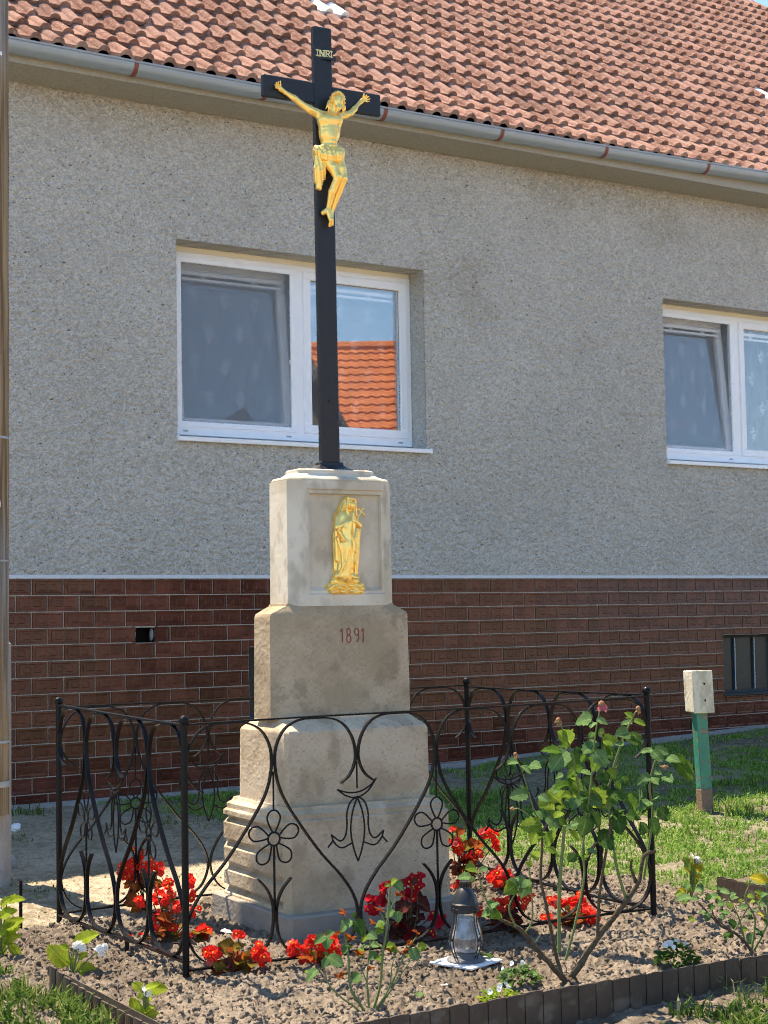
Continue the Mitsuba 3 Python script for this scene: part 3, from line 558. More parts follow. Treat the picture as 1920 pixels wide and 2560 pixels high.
def stone(m, name, bsdf, h, amp, freq, seed, smooth=32):
    q = (m if isinstance(m, m3.Manifold) else to_m3(m)).refine_to_length(h); put(name, place(roughen(from_m3(q), amp, freq, seed)), bsdf, smooth)
tag('stone_pedestal', 'tiered sandstone pedestal dated 1891 carrying the black cross', 'pedestal')
stone(loft([octo(.43, .405, .015, .015, -.2), octo(.43, .405, .015, .015, .105), octo(.422, .397, .015, .015, .112)]), 'stone_pedestal__foundation', 'stone_grey', .02, .002, 30, 1)
base = to_m3(loft([octo(.403, .335, .022, .018, .100), octo(.403, .335, .022, .018, .488), octo(.396, .328, .022, .018, .495), octo(.392, .322, .022, .018, .496), octo(.392, .322, .022, .018, .518), octo(.374, .300, .02, .018, .534), octo(.370, .296, .02, .018, .546)]))
grooves = [[(0, .468), (-.030, .462), (-.034, .450), (-.010, .436), (0, .432)], [(0, .362), (-.022, .356), (-.022, .340), (-.006, .326), (0, .322)], [(0, .262), (-.030, .256), (-.030, .238), (-.008, .222), (0, .218)], [(0, .160), (-.032, .153), (-.030, .140), (-.004, .124), (0, .120)]]
for g in grooves:
    for sgn in (-1, 1):
        loop = [(-d, z) for d, z in g] + [(-.05, g[-1][1] - .004), (-.05, g[0][1] + .004)]
        base = base - to_m3(loft([[(sgn * (.403 - x), y, z) for x, z in loop] for y in (-.292, .40)]))
base = base - to_m3(bx(.02, .30, -.345, -.331, .470, .52))
stone(base, 'stone_pedestal__base_block', 'stone', .022, .0022, 22, 2)
stone(loft([octo(.360, .250, .014, .020, .545), octo(.357, .246, .014, .020, .852), octo(.352, .241, .014, .020, .862), octo(.318, .165, .05, .030, .905), octo(.318, .16, .05, .030, .92)]), 'stone_pedestal__middle_block', 'stone', .022, .0018, 20, 3)
stone(loft([octo(.352, .135, .105, .050, .905), octo(.348, .131, .105, .050, 1.352), octo(.342, .127, .10, .045, 1.366), octo(.272, .120, .065, .030, 1.400), octo(.27, .118, .065, .03, 1.41)]), 'stone_pedestal__date_block', 'stone_dark', .02, .0016, 22, 4)
top = to_m3(loft([octo(.264, .122, .058, .032, 1.398), octo(.262, .120, .058, .032, 1.955)]))
s0, s1, q0, q1 = -.176, .222, 1.446, 1.920
rec = m3.Manifold.hull_points(np.array([(s, -.125, z) for s in (s0, s1) for z in (q0, q1)] + [(s, -.112, z) for s in (s0 + .006, s1 - .006) for z in (q0 + .007, q1 - .006)]))
rec2 = m3.Manifold.hull_points(np.array([(s, -.125, z) for s in (s0 + .012, s1 - .018) for z in (q0 + .008, q1 - .020)] + [(s, -.092, z) for s in (s0 + .015, s1 - .026) for z in (q0 + .034, q1 - .024)]))
stone(top - rec - rec2, 'stone_pedestal__relief_block', 'stone_pale', .014, .0007, 16, 5)
stone(loft([octo(.255, .114, .058, .032, 1.953), octo(.257, .116, .058, .032, 1.963), octo(.250, .109, .055, .03, 1.971), octo(.218, .098, .045, .026, 1.978), octo(.197, .088, .04, .024, 1.990), octo(.193, .086, .04, .024, 1.993), octo(.193, .086, .04, .024, 2.006), octo(.186, .079, .04, .024, 2.011)]), 'stone_pedestal__cap', 'stone_pale', .014, .0016, 30, 6)
def slim_digits():
    """1 8 9 1 as thin strokes, 62 mm tall."""
    o = lambda cx, cy, rx, ry, a0=0, a1=360: [(cx + rx * math.cos(math.radians(a)), cy + ry * math.sin(math.radians(a))) for a in np.linspace(a0, a1, 22)]
    one = [[(0, .047), (.010, .062), (.010, 0)]]
    eight = [o(.011, .047, .0085, .0140), o(.011, .016, .0105, .0160)]
    nine = [o(.011, .046, .0100, .0155), [(.021, .046), (.0205, .022), (.016, .004), (.010, 0)]]
    out = []
    for dx, g in ((-.028, one), (.003, eight), (.043, nine), (.078, one)):
        for p in g: out.append(np.array([(x + dx, y + 1.235) for x, y in p]))
    return out
gl = cat([strip(spline(p, 3) if len(p) > 5 else np.vstack([np.linspace(p[k], p[k + 1], 4)[:-1] for k in range(len(p) - 1)] + [p[-1:]]), .0024, .0046, lambda u, d, z: np.stack([u, -.1335 - (z - 1.2) * -.008 + d, z], 1)) for p in slim_digits()])
put('stone_pedestal__date', place(gl), 'red_paint'); labels['stone_pedestal__date'] = {'label': 'thin red number 1891'}

tag('iron_cross', 'tall black painted iron cross with gold INRI scroll on top of the stone pedestal', 'cross')
def bar(x0, x1, y0, y1, z0, z1): return bx(x0, x1, y0, y1, z0, z1, .004)
lean = lambda m: tm(np.stack([m.vertices[:, 0] - .0058 * (m.vertices[:, 2] - 2.0), m.vertices[:, 1], m.vertices[:, 2]], 1), m.faces)
put('iron_cross', place(lean(bar(-.048, .048, -.014, .014, 2.02, 4.071))), 'cross_paint')
put('iron_cross__crossbeam', place(lean(cat([bar(-.308, -.047, -.0135, .0135, 3.704, 3.804), bar(.047, .302, -.0135, .0135, 3.694, 3.796)]))), 'cross_paint')
put('iron_cross__foot', place(loft([octo(.094, .052, .002, .002, 2.008), octo(.094, .052, .002, .002, 2.016), octo(.078, .038, .002, .002, 2.024), octo(.060, .026, .002, .002, 2.036), octo(.058, .024, .002, .002, 2.048), octo(.051, .017, .002, .002, 2.052)])), 'cross_paint', 30)
put('iron_cross__bolt', place(mv(trimesh.creation.icosphere(2, .006), -.004, -.016, 2.33)), 'cross_paint', True)
# the scroll: a thin wavy plate with swallow-tailed ends
us = np.linspace(-.064, .064, 41)
def sc(u, z): return (u - .012, -.020 - .007 * math.sin(u * 62) - .006 * abs(u / .064) ** 3, z - .10 * u * .12)
V, F = [], []
for k, u in enumerate(us):
    n = .020 * max(0, 1 - (.064 - abs(u)) / .016)
    for z in (-.026, -.5 * n - .001 if n else -.008, .5 * n + .001 if n else .008, .026): V.append(sc(u, 3.943 + z))
for k in range(40):
    for q in (0, 1, 2):
        if q == 1 and (abs(us[k]) > .0485 or abs(us[k + 1]) > .0485): continue
        F.append([k * 4 + q, k * 4 + 4 + q, k * 4 + 5 + q, k * 4 + 1 + q])
sh = tm(V, F); sh2 = tm(np.array(V) + [0, .003, 0], np.array(F)[:, ::-1])
put('iron_cross__scroll', place(cat([sh, sh2])), 'cross_paint', 40)
lt = meshkit.text_mesh('INRI', .030, .0015, True); v = lt.vertices; w = v[:, 0].max() - v[:, 0].min(); cx = (v[:, 0] - v[:, 0].min()) / w * .080 - .047
serif = []
for c0, c1 in ((0, .1), (.19, .29), (.42, .50), (.55, .63), (.87, .98)):
    for z in (.0005, .0275): serif.append(bx(-.047 + .080 * c0 - .003, -.047 + .080 * c1 + .003, 0, .0015, z, z + .0024))
sv = np.vstack([s.vertices for s in serif]); sf = np.vstack([s.faces + 8 * k for k, s in enumerate(serif)])
P = np.vstack([np.stack([cx, v[:, 2], v[:, 1]], 1), np.stack([sv[:, 0], sv[:, 1], sv[:, 2]], 1)])
u = P[:, 0] + .012; P = np.stack([P[:, 0], -.0205 - .007 * np.sin(u * 62) - .006 * np.abs(u / .064) ** 3 - P[:, 1] - .0004, 3.9285 + P[:, 2] - .012 * u], 1)
put('iron_cross__lettering', place(tm(P, np.vstack([lt.faces, sf + len(v)]))), 'gold_letter'); labels['iron_cross__lettering'] = {'label': 'gold letters INRI'}

# ---- the gilded figure on the cross
tag('golden_corpus', 'gilded metal figure of a crucified man with outstretched arms on the black cross', 'statue')
S = Sdf((-.285, 3.10, -.012), (.24, 3.79, .125), .0023)
S.cap((-.024, 3.462, .036), (.024, 3.466, .036), .036, .036, .014); S.cap((-.006, 3.49, .036), (-.006, 3.545, .040), .037, .036, .02, .95)
S.cap((-.020, 3.545, .040), (.012, 3.55, .040), .034, .033, .014); S.cap((-.028, 3.612, .042), (.024, 3.616, .042), .036, .035, .016); S.cap((-.020, 3.575, .042), (.014, 3.578, .042), .034, .033, .016); S.cap((-.048, 3.640, .034), (.046, 3.646, .034), .022, .021, .014)
S.ell((-.026, 3.620, .068), (.024, .014, .007), .012); S.ell((.022, 3.624, .068), (.023, .014, .007), .012)
for z in (3.575, 3.560): 
    for s in (-.026, .016): S.cap((s - .016, z - .004, .062), (s + .012, z + .005, .070), .006, .005, .006)
for z in (3.535, 3.515, 3.495): S.ell((-.012, z, .072), (.009, .008, .006), .006); S.ell((.006, z, .072), (.009, .008, .006), .006)
S.cap((.006, 3.648, .044), (.020, 3.685, .056), .019, .017, .010)
S.ell((.028, 3.706, .064), (.026, .034, .030), .006, -.28); S.ell((.025, 3.676, .080), (.014, .018, .014), .008); S.cap((.033, 3.712, .091), (.031, 3.699, .097), .004, .0055, .004); S.cap((.022, 3.716, .089), (.044, 3.714, .089), .0045, .0045, .004)
S.cap((.022, 3.668, .086), (.016, 3.652, .080), .010, .005, .006)
for a in (((-.052, 3.644, .032), (-.098, 3.660, .028), .0225, .019), ((-.098, 3.660, .028), (-.140, 3.683, .024), .0195, .0145), ((-.140, 3.683, .024), (-.172, 3.704, .022), .0150, .0145), ((-.172, 3.704, .022), (-.216, 3.728, .014), .0145, .0088), ((-.216, 3.728, .014), (-.238, 3.741, .012), .0095, .0125),
          ((.050, 3.648, .034), (.083, 3.658, .034), .0215, .0175), ((.083, 3.658, .034), (.114, 3.674, .030), .0180, .0145), ((.114, 3.674, .030), (.138, 3.699, .026), .0150, .0140), ((.138, 3.699, .026), (.163, 3.728, .016), .0140, .0088), ((.163, 3.728, .016), (.183, 3.746, .012), .0095, .0125)): S.cap(*a[:2], a[2], a[3], .0045)
for o, d in ((np.array([-.243, 3.744, .013]), -1), (np.array([.190, 3.751, .013]), 1)):
    for q, (a, L) in enumerate(((62, .019), (38, .023), (12, .024), (-14, .021))):
        u = np.array([d * math.cos(math.radians(a)), math.sin(math.radians(a)), 0]); b = o + u * .009; m = b + u * L * .55 + [0, 0, .005]; e = m + u * L * .25 + [0, 0, .010]
        S.cap(b, m, .0042, .0038, .002); S.cap(m, e, .0038, .0032, .002)
    t = o + [d * -.004, .010, .004]; S.cap(t, t + np.array([d * .004, .016, .008]), .0042, .0034, .003); S.ell(o + [0, 0, .011], (.004, .004, .004), .002)
for a in (((-.026, 3.452, .038), (.000, 3.396, .062), .033, .026), ((.000, 3.396, .062), (.016, 3.345, .078), .026, .0195), ((.016, 3.345, .078), (-.004, 3.285, .058), .0190, .0175), ((-.004, 3.285, .058), (-.012, 3.208, .032), .0175, .0100),
          ((.030, 3.452, .038), (.045, 3.396, .056), .032, .025), ((.045, 3.396, .056), (.052, 3.345, .064), .025, .0190), ((.052, 3.345, .064), (.036, 3.285, .040), .0185, .0170), ((.036, 3.285, .040), (.014, 3.208, .020), .0170, .0105),
          ((-.014, 3.204, .030), (-.030, 3.192, .018), .0125, .0115), ((-.014, 3.200, .032), (-.002, 3.158, .040), .0130, .0115), ((-.002, 3.158, .040), (.003, 3.140, .034), .0115, .0090), ((.012, 3.205, .018), (.006, 3.160, .022), .012, .0105)): S.cap(*a[:2], a[2], a[3], .0045)
S.ell((.018, 3.350, .092), (.012, .014, .010), .006); S.ell((.054, 3.350, .077), (.012, .014, .010), .006)
for q in range(5): S.cap((-.009 + .0050 * q, 3.142 + .002 * abs(q - 1), .036), (-.008 + .0054 * q, 3.128 + .0022 * q, .031), .0036 - .0003 * q, .003, .002)
put('golden_corpus', face(S.mesh(), -.014), 'gold', True)
H = Sdf((-.05, 3.62, -.01), (.10, 3.78, .12), .0021)
H.ell((.030, 3.714, .048), (.029, .032, .026), .004, -.25)
for q in range(34):
    a = math.radians(-25 + q * 230 / 33); rr = 1 + .12 * math.sin(q * 2.7); c = np.array([.030, 3.712, .052]); p = c + [.029 * rr * math.cos(a), .033 * rr * math.sin(a), .016 * math.sin(q * 1.9) + .006]
    H.cap(p, p + [.007 * math.cos(a + .8), .008 * math.sin(a + .8), .007 * math.cos(q * 1.7)], .0062, .0026, .002)
for s, L, e in ((-.004, .050, -.012), (.001, .056, -.004), (-.009, .038, -.018), (.058, .036, .010), (.055, .046, .007), (.062, .030, .012)): H.cap((s, 3.706, .050), (s + e * .6, 3.706 - L * .6, .056), .0065, .0055, .002); H.cap((s + e * .6, 3.706 - L * .6, .056), (s + e, 3.706 - L, .052), .0055, .0025, .002)
for q in range(16):
    a = math.radians(8 + q * 11); p = np.array([.030 + .031 * math.cos(a), 3.714 + .031 * math.sin(a), .066]); H.cap(p, p + [.013 * math.cos(a + .6), .014 * math.sin(a + .6), .006], .0030, .0009, .001)
put('golden_corpus__hair', face(H.mesh(), -.014), 'gold', True)
L = Sdf((-.11, 3.27, -.012), (.09, 3.51, .115), .0025)
for z, r, o in ((3.482, .014, .0), (3.466, .018, .002), (3.449, .018, .004), (3.433, .013, .002)):
    pts = [(-.066, z + .008, .020), (-.045, z + .001, .058 + o), (-.012, z - .006, .074 + o), (.022, z - .002, .073 + o), (.050, z + .006, .052), (.062, z + .012, .020)]
    for a, b in zip(pts, pts[1:]): L.cap(a, b, r * .8, r * .8, .007)
L.ell((-.070, 3.466, .040), (.022, .020, .020), .006); L.ell((.012, 3.458, .082), (.014, .013, .010), .006)
for q in range(8): 
    a = q * .8; L.cap((-.070, 3.466, .050), (-.070 + .021 * math.cos(a), 3.466 + .019 * math.sin(a), .054), .006, .004, .004)
for s0_, s1_, z1_, r in ((-.076, -.072, 3.330, .011), (-.066, -.060, 3.300, .013), (-.054, -.050, 3.300, .012), (-.046, -.034, 3.345, .011), (-.040, -.024, 3.375, .009)):
    m = ((s0_ + s1_) / 2, (3.45 + z1_) / 2, .040); L.cap((s0_, 3.455, .038), m, r * .8, r, .004, .7); L.cap(m, (s1_, z1_, .030), r, r * .75, .004, .7)
for q in range(9): L.cap((.010 - .008 * q + .02, 3.462, .080), (-.030 + .010 * q, 3.425 + .004 * math.sin(q * 3), .074), .0045, .003, .004)
put('golden_corpus__loincloth', face(L.mesh(lambda P: .0022 * np.sin(P[..., 0] * 330 + P[..., 1] * 60)), -.014), 'gold', True)

# ---- the gilded relief of a veiled woman
tag('golden_relief', 'gilded relief of a veiled praying woman with a small cross in the pedestal niche', 'statue')
R = Sdf((-.095, 1.435, -.012), (.125, 1.905, .095), .0021)
R.cap((.008, 1.53, .012), (.018, 1.66, .018), .046, .048, .012, .9); R.cap((.018, 1.66, .018), (.020, 1.76, .020), .048, .046, .012, .9); R.cap((.000, 1.795, .020), (.040, 1.796, .020), .034, .030, .012)
R.ell((.034, 1.852, .022), (.027, .037, .024), .005, .15); R.cap((.022, 1.866, .018), (-.010, 1.800, .014), .020, .024, .006); R.cap((.052, 1.850, .018), (.064, 1.800, .016), .010, .013, .005)
R.ell((.044, 1.846, .046), (.0135, .019, .012), .002, .1); R.cap((.050, 1.851, .058), (.051, 1.843, .062), .0024, .0036, .001); R.cap((.043, 1.853, .057), (.047, 1.853, .058), .0026, .002, .001); R.cap((.053, 1.853, .057), (.056, 1.853, .056), .0024, .002, .001)
for a, b, r in (((.022, 1.880, .040), (.058, 1.872, .044), .0055), ((.022, 1.880, .040), (.014, 1.828, .046), .0060), ((.058, 1.872, .044), (.064, 1.828, .040), .0050), ((.014, 1.828, .046), (.020, 1.795, .050), .006), ((.064, 1.828, .040), (.066, 1.80, .044), .005), ((.004, 1.850, .036), (-.016, 1.806, .040), .005)): R.cap(a, b, r, r, .0015)
R.cap((-.020, 1.786, .028), (-.030, 1.748, .038), .022, .019, .005); R.cap((-.030, 1.748, .038), (.024, 1.772, .062), .018, .010, .003); R.cap((.064, 1.786, .026), (.078, 1.756, .038), .017, .014, .005); R.cap((.078, 1.756, .038), (.046, 1.775, .062), .014, .009, .003)
for q in range(5): R.cap((.030 + .0038 * q, 1.772, .066), (.0355 + .0012 * q, 1.814 - .002 * abs(q - 2), .064), .0046, .0028, .001)
R.cap((.048, 1.776, .066), (.092, 1.828, .046), .0040, .0038, .001); R.cap((.074, 1.828, .048), (.100, 1.806, .048), .0040, .0040, .001)
for x in ((.072, 1.830), (.096, 1.832), (.102, 1.804)): R.ell((*x, .048), (.0054, .0054, .0054), .001)
for a, b, r in (((-.036, 1.742, .032), (-.034, 1.60, .034), .010), ((-.030, 1.730, .050), (-.010, 1.690, .064), .007), ((-.010, 1.690, .064), (.030, 1.660, .068), .006), ((-.004, 1.742, .058), (.034, 1.690, .070), .007), ((.056, 1.738, .060), (.034, 1.690, .070), .007), ((.036, 1.69, .068), (.026, 1.565, .062), .007), ((.066, 1.735, .048), (.060, 1.56, .044), .008), ((.050, 1.70, .060), (.048, 1.54, .056), .006), ((-.018, 1.675, .056), (-.014, 1.56, .054), .008), ((.006, 1.65, .066), (-.006, 1.59, .062), .007), ((-.006, 1.59, .062), (-.032, 1.53, .046), .008), ((.020, 1.60, .064), (.006, 1.55, .058), .006), ((.006, 1.55, .058), (-.020, 1.525, .048), .006), ((.078, 1.75, .034), (.066, 1.54, .030), .010), ((-.040, 1.72, .024), (-.038, 1.56, .022), .009), ((-.036, 1.70, .046), (-.014, 1.615, .056), .007), ((.040, 1.645, .066), (.056, 1.625, .056), .005), ((.030, 1.60, .066), (.054, 1.58, .056), .005)): R.cap(a, b, r, r * .85, .0025)
R.cap((.036, 1.528, .052), (.052, 1.522, .066), .011, .008, .003); R.cap((-.030, 1.53, .030), (.034, 1.53, .036), .022, .022, .008); R.cap((-.050, 1.518, .022), (-.028, 1.540, .030), .008, .012, .004)
R.cap((-.052, 1.506, .026), (.070, 1.508, .026), .012, .012, .004)
for q in range(60): R.ell((-.066 + .160 * ((q * 23) % 60) / 59, 1.474 + .017 * math.sin(q * 2.3), .030 + .010 * math.sin(q * 1.3)), (.012, .010, .014), .0015)
R.cap((-.060, 1.475, .012), (.088, 1.475, .012), .024, .024, .004)
put('golden_relief', face(R.mesh(lambda P: .0004 * np.sin(P[..., 0] * 260 - P[..., 1] * 40 + 2 * np.sin(P[..., 1] * 22)) * (P[..., 1] < 1.74) * (P[..., 1] > 1.52)), -.088), 'gold', True)

# ================================================================== THE IRON FENCE
tag('iron_fence', 'black wrought iron fence with hearts, flowers and tulips round the stone pedestal', 'fence')
FA = -.0665; FL = np.array([-1.6635, -5.8947]); AF, AS = .3651, .3693
fe = np.array([math.cos(FA), math.sin(FA)]); fn = np.array([-math.sin(FA), math.cos(FA)])
corner = {'FL': FL, 'FR': FL + 6 * AF * fe, 'BL': FL + 4 * AS * fn, 'BR': FL + 6 * AF * fe + 4 * AS * fn}
ZB = {'FL': .970, 'FR': 1.000, 'BL': .988, 'BR': 1.004}
for k in ('FL', 'FR', 'BR', 'BL'):
    x, y = corner[k]; q = num('iron_fence__post'); g = float(gz(x, y, False)); lx = .006 if k in ('FR',) else 0
    put(q, tube([(x + lx, y, -.25), (x, y, ZB[k] - .01)], .0135, 14), 'iron', 40); put(q + '__ball', mv(trimesh.creation.icosphere(3, .0205), x, y, ZB[k]), 'iron', True)
def half_cell(w, H, sgn):
    """One bent bar of a half cell: flower axis at u = 0, tulip axis at u = w; heights 0..H."""
    p = [(.80, .715), (.90, .745), (.965, .79), (.985, .84), (.95, .905), (.85, .965), (.70, .995), (.50, 1.0), (.30, .995), (.14, .962), (.045, .90), (.018, .83), (.05, .74), (.14, .655), (.34, .535), (.56, .42), (.78, .325), (.92, .245), (.982, .17), (.955, .10), (.86, .04), (.70, .006), (.5, 0), (.30, .006), (.15, .035), (.05, .09), (.018, .165), (.03, .235), (.09, .29), (.19, .335)]
    q = spline(np.array(p) * [w, H], 4); return q if sgn > 0 else q * [-1, 1]
def flower(rr, R, th=.0036):
    out = [tube([(rr * math.cos(a), 0, rr * math.sin(a)) for a in np.linspace(0, 2 * np.pi, 25)], th * 1.15, 6)]
    for k in range(5):
        a = math.radians(90 + 72 * k); d = np.array([math.cos(a), 0, math.sin(a)]); t = np.array([-d[2], 0, d[0]])
        P = [d * rr * .95 - t * .004, d * (rr + R * .30) - t * R * .22, d * (rr + R * .66) - t * R * .335, d * (rr + R * .92) - t * R * .20, d * (rr + R), d * (rr + R * .92) + t * R * .20, d * (rr + R * .66) + t * R * .335, d * (rr + R * .30) + t * R * .22, d * rr * .95 + t * .004]
        out.append(tube(spline(P, 4), th, 6))
    return cat(out)
def tulip(w, H, th=.0036):
    z = lambda v: v * H; q = []
    q.append(tube([(0, 0, z(.80)), (0, 0, z(.685))], th, 6))
    q.append(tube(spline([(-.24 * w, 0, z(.684)), (-.10 * w, 0, z(.668)), (.04 * w, 0, z(.671)), (.17 * w, 0, z(.695)), (.24 * w, 0, z(.722))], 5), th, 6)); q.append(tube(spline([(-.24 * w, 0, z(.684)), (-.13 * w, 0, z(.655)), (.0 * w, 0, z(.646)), (.13 * w, 0, z(.67)), (.24 * w, 0, z(.722))], 5), th, 6))
    for s in (-1, 1):
        q.append(tube(spline([(0, 0, z(.650)), (s * .085 * w, 0, z(.628)), (s * .13 * w, 0, z(.58)), (s * .13 * w, 0, z(.53)), (s * .155 * w, 0, z(.485)), (s * .22 * w, 0, z(.468)), (s * .32 * w, 0, z(.497))], 5), th, 6))
        q.append(tube(spline([(s * .32 * w, 0, z(.497)), (s * .29 * w, 0, z(.465)), (s * .20 * w, 0, z(.438)), (s * .07 * w, 0, z(.455))], 5), th, 6))
        q.append(tube(spline([(0, 0, z(.648)), (s * .060 * w, 0, z(.585)), (s * .085 * w, 0, z(.51)), (s * .055 * w, 0, z(.435)), (0, 0, z(.375))], 5), th, 6)); q.append(tube([(s * .305 * w, 0, z(.47)), (s * .365 * w, 0, z(.445))], th, 6))
    return cat(q)
def panel(A, B, n, za, zb, ga, gb, flip, seed):
    """One side of the fence from post A to post B: rails and 2 bent bars to each pair of half cells."""
    k = num('iron_fence__panel'); d = (B - A); Lh = np.linalg.norm(d); d = d / Lh; o = np.array([-d[1], d[0]]); w = Lh / n; r = np.random.default_rng(seed)
    zt = lambda u: za + (zb - za) * u / Lh + .004 * math.sin(u * 2.3 + seed); zl = lambda u: ga + (gb - ga) * u / Lh + .006 * math.sin(u * 3.1 + 2 * seed)
    F = lambda u, dd, z: np.stack([A[0] + d[0] * u + o[0] * dd, A[1] + d[1] * u + o[1] * dd, z], 1)
    us = np.linspace(.012, Lh - .012, 24)
    put(k + '__rail', strip(np.stack([us, [zt(u) for u in us]], 1), .020, .0065, F), 'iron'); put(k + '__rail_001', strip(np.stack([us, [zl(u) for u in us]], 1), .020, .007, F), 'iron'); labels[k] = {'label': 'one side of the fence with hearts and flowers'}
    m = Lh / 2 + .12; x, y = A + d * m
    put(k + '__prong', tube([(x, y, -.12), (x, y, zl(m))], .009, 8), 'iron', 40)
    for q in range(n):
        at_f = (q + 1) // 2 * 2 * w - w if q % 2 == 0 and False else None
        f_axis = (q + 1) * w if q % 2 == 0 else q * w; sgn = -1 if q % 2 == 0 else 1
        H = zt((q + .5) * w) - zl((q + .5) * w) - .010; pl = half_cell(w, H, sgn); pl = pl + [f_axis, zl((q + .5) * w) + .005]; pl = pl + r.normal(0, .0012, 2)
        put(fast_num(k + '__scroll'), strip(pl, .0175, .0062, F), 'iron', 40)
    for q in range(1, n):
        H = zt(q * w) - zl(q * w); z0 = zl(q * w)
        m = None
        if q % 2 == 1:
            m = cat([mv(flower(.025, .084), 0, 0, .50 * H), tube([(0, 0, .78 * H), (0, 0, .50 * H + .109)], .0036, 6), tube([(0, 0, .50 * H - .026), (0, 0, .20 * H)], .0048, 6)]); nm = '__flower'
        else: m = tulip(w, H); nm = '__tulip'
        v = m.vertices; put(fast_num(k + nm), tm(F(v[:, 0] + q * w, v[:, 1], v[:, 2] + z0), m.faces), 'iron', 40)
panel(corner['FL'], corner['FR'], 6, .952, .978, .048, .050, 1, 1)
panel(corner['BL'], corner['FL'], 4, .968, .958, .040, .078, 1, 2)
panel(corner['BL'], corner['BR'], 6, .962, .980, .040, .055, 1, 3)
panel(corner['BR'], corner['FR'], 4, .980, .978, .055, .052, 1, 4)

# ================================================================== STREET FURNITURE
tag('utility_pole', 'round wooden utility pole strapped to a concrete stub beside the house', 'pole')
pa = np.array([-1.534, -3.375]); pl = spline([(pa[0] + .000, pa[1], .38), (pa[0] + .004, pa[1], 1.3), (pa[0] + .010, pa[1], 2.6), (pa[0] + .014, pa[1], 4.62)], 10)
put('utility_pole', roughen(tube(pl, np.linspace(.112, .100, len(pl)), 26), .004, 9, 4), 'pole_wood', 50)
put('utility_pole__concrete_stub', mv(bx(-.085, .085, -.075, .075, -.3, 1.25, .012), pa[0] + .088, pa[1] + .165, 0, -.58), 'concrete')
def band(z, h, r, m): put(num('utility_pole__strap'), tube([(pa[0] + .003, pa[1], z), (pa[0] + .003, pa[1], z + h)], r, 28), m, 40)
band(4.29, .020, .105, 'label_white'); band(2.29, .012, .111, 'galv'); band(.74, .014, .116, 'galv'); band(.52, .03, .118, 'galv'); band(1.66, .008, .112, 'galv')
def plate_on_pole(z0, z1, w, cr):
    a0 = -.62; q = [(pa[0] + .1165 * math.sin(a0 + t), pa[1] - .1165 * math.cos(a0 + t)) for t in np.linspace(-w, w, 7)]
    V = [(x, y, z) for z in (z0, z1) for x, y in q]; m = tm(V, [[k, k + 1, 8 + k, 7 + k] for k in range(6)]); put(num('utility_pole__number_plate'), m, 'label_white')
plate_on_pole(1.36, 1.50, .62, 0); plate_on_pole(.60, .72, .62, 0)
dsk = tube([(pa[0] - .01, pa[1] - .128, 1.95), (pa[0] - .012, pa[1] - .119, 1.95)], .045, 24); put('utility_pole__disc', dsk, 'label_white', 40)

tag('marker_post', 'peeling green square post with a white box on top, standing in the grass', 'post')
b0 = np.array([3.338, -3.518]); g0 = float(gz(*b0, False)); ang = -.30
def mk(m, tilt=True):
    v = m.vertices.copy(); c, s = math.cos(ang), math.sin(ang); x, y = v[:, 0] * c - v[:, 1] * s, v[:, 0] * s + v[:, 1] * c
    return tm(np.stack([b0[0] + x - .045 * (v[:, 2]), b0[1] + y, g0 + v[:, 2]], 1), m.faces)
post = from_m3(to_m3(bx(-.040, .040, -.040, .040, .16, .70, .004)).refine_to_length(.02))
put('marker_post', mk(roughen(post, .002, 30, 8)), 'green_paint', 40)
put('marker_post__bare_foot', mk(roughen(from_m3(to_m3(bx(-.0415, .0415, -.0415, .0415, -.2, .162, .004)).refine_to_length(.02)), .002, 30, 9)), 'bare_post', 40)
labels['marker_post__bare_foot'] = {'label': 'bare brown foot without paint'}
put('marker_post__box', mk(bx(-.071, .071, -.066, .066, .67, .945, .006)), 'box_white')
put('marker_post__box__cover', mk(bx(-.075, .075, -.076, -.064, .666, .949, .004)), 'box_white')
for x, z in ((-.063, .93), (.063, .93), (-.063, .685), (.063, .685), (-.063, .80), (.063, .80), (0, .935), (0, .68)):
    put(num('marker_post__box__rivet'), mk(mv(trimesh.creation.icosphere(1, .0065), x, -.076, z)), 'box_white', True)
for z in (.86, .75): put(num('marker_post__box__hole'), mk(tube([(.010, -.0775, z), (.010, -.072, z)], .0075, 12)), 'dark_void')
tag('iron_stake', 'thin dark iron stake stuck in the soil by the leftmost white begonia', 'stake'); x, y = -1.765, -4.472
put('iron_stake', cat([bx(x - .007, x + .007, y - .002, y + .002, -.15, .212, .0005), bx(x - .003, x + .003, y, y + .016, -.15, .21, .0005)]), 'iron')

# ---- grave lantern on its ceramic tile
lx, ly = -.702, -6.330; lz = float(np.max(gz(*np.meshgrid(lx + np.linspace(-.09, .09, 25), ly + np.linspace(-.09, .09, 25))))) - .002
tag('ceramic_tile', 'white glazed square tile lying on the soil under the lantern', 'tile')
t = bx(-.100, .100, -.100, .100, -.008, 0, .0015); put('ceramic_tile', mv(t, lx, ly, lz, .30), 'white_ceramic')
tag('grave_lantern', 'black and clear grave lantern with domed lid standing on the white tile', 'lantern')
def lan(m): return mv(m, lx, ly, lz + .001)
put('grave_lantern__foot', lan(lathe([(0, 0), (.072, 0), (.074, .004), (.070, .009), (.060, .013), (.054, .016), (.052, .021), (.047, .024), (.046, .032), (0, .032)], 40)), 'dusty_plastic', 35)
put('grave_lantern__glass', lan(lathe([(.046, .030), (.053, .038), (.062, .056), (.066, .076), (.064, .098), (.056, .124), (.048, .150), (.044, .172), (.043, .186)], 44)), 'lantern_glass', True)
put('grave_lantern__candle', lan(lathe([(0, .033), (.040, .034), (.047, .050), (.052, .072), (.050, .095), (.043, .118), (.037, .140), (.034, .158), (.030, .162), (0, .160)], 36)), 'candle', 40)
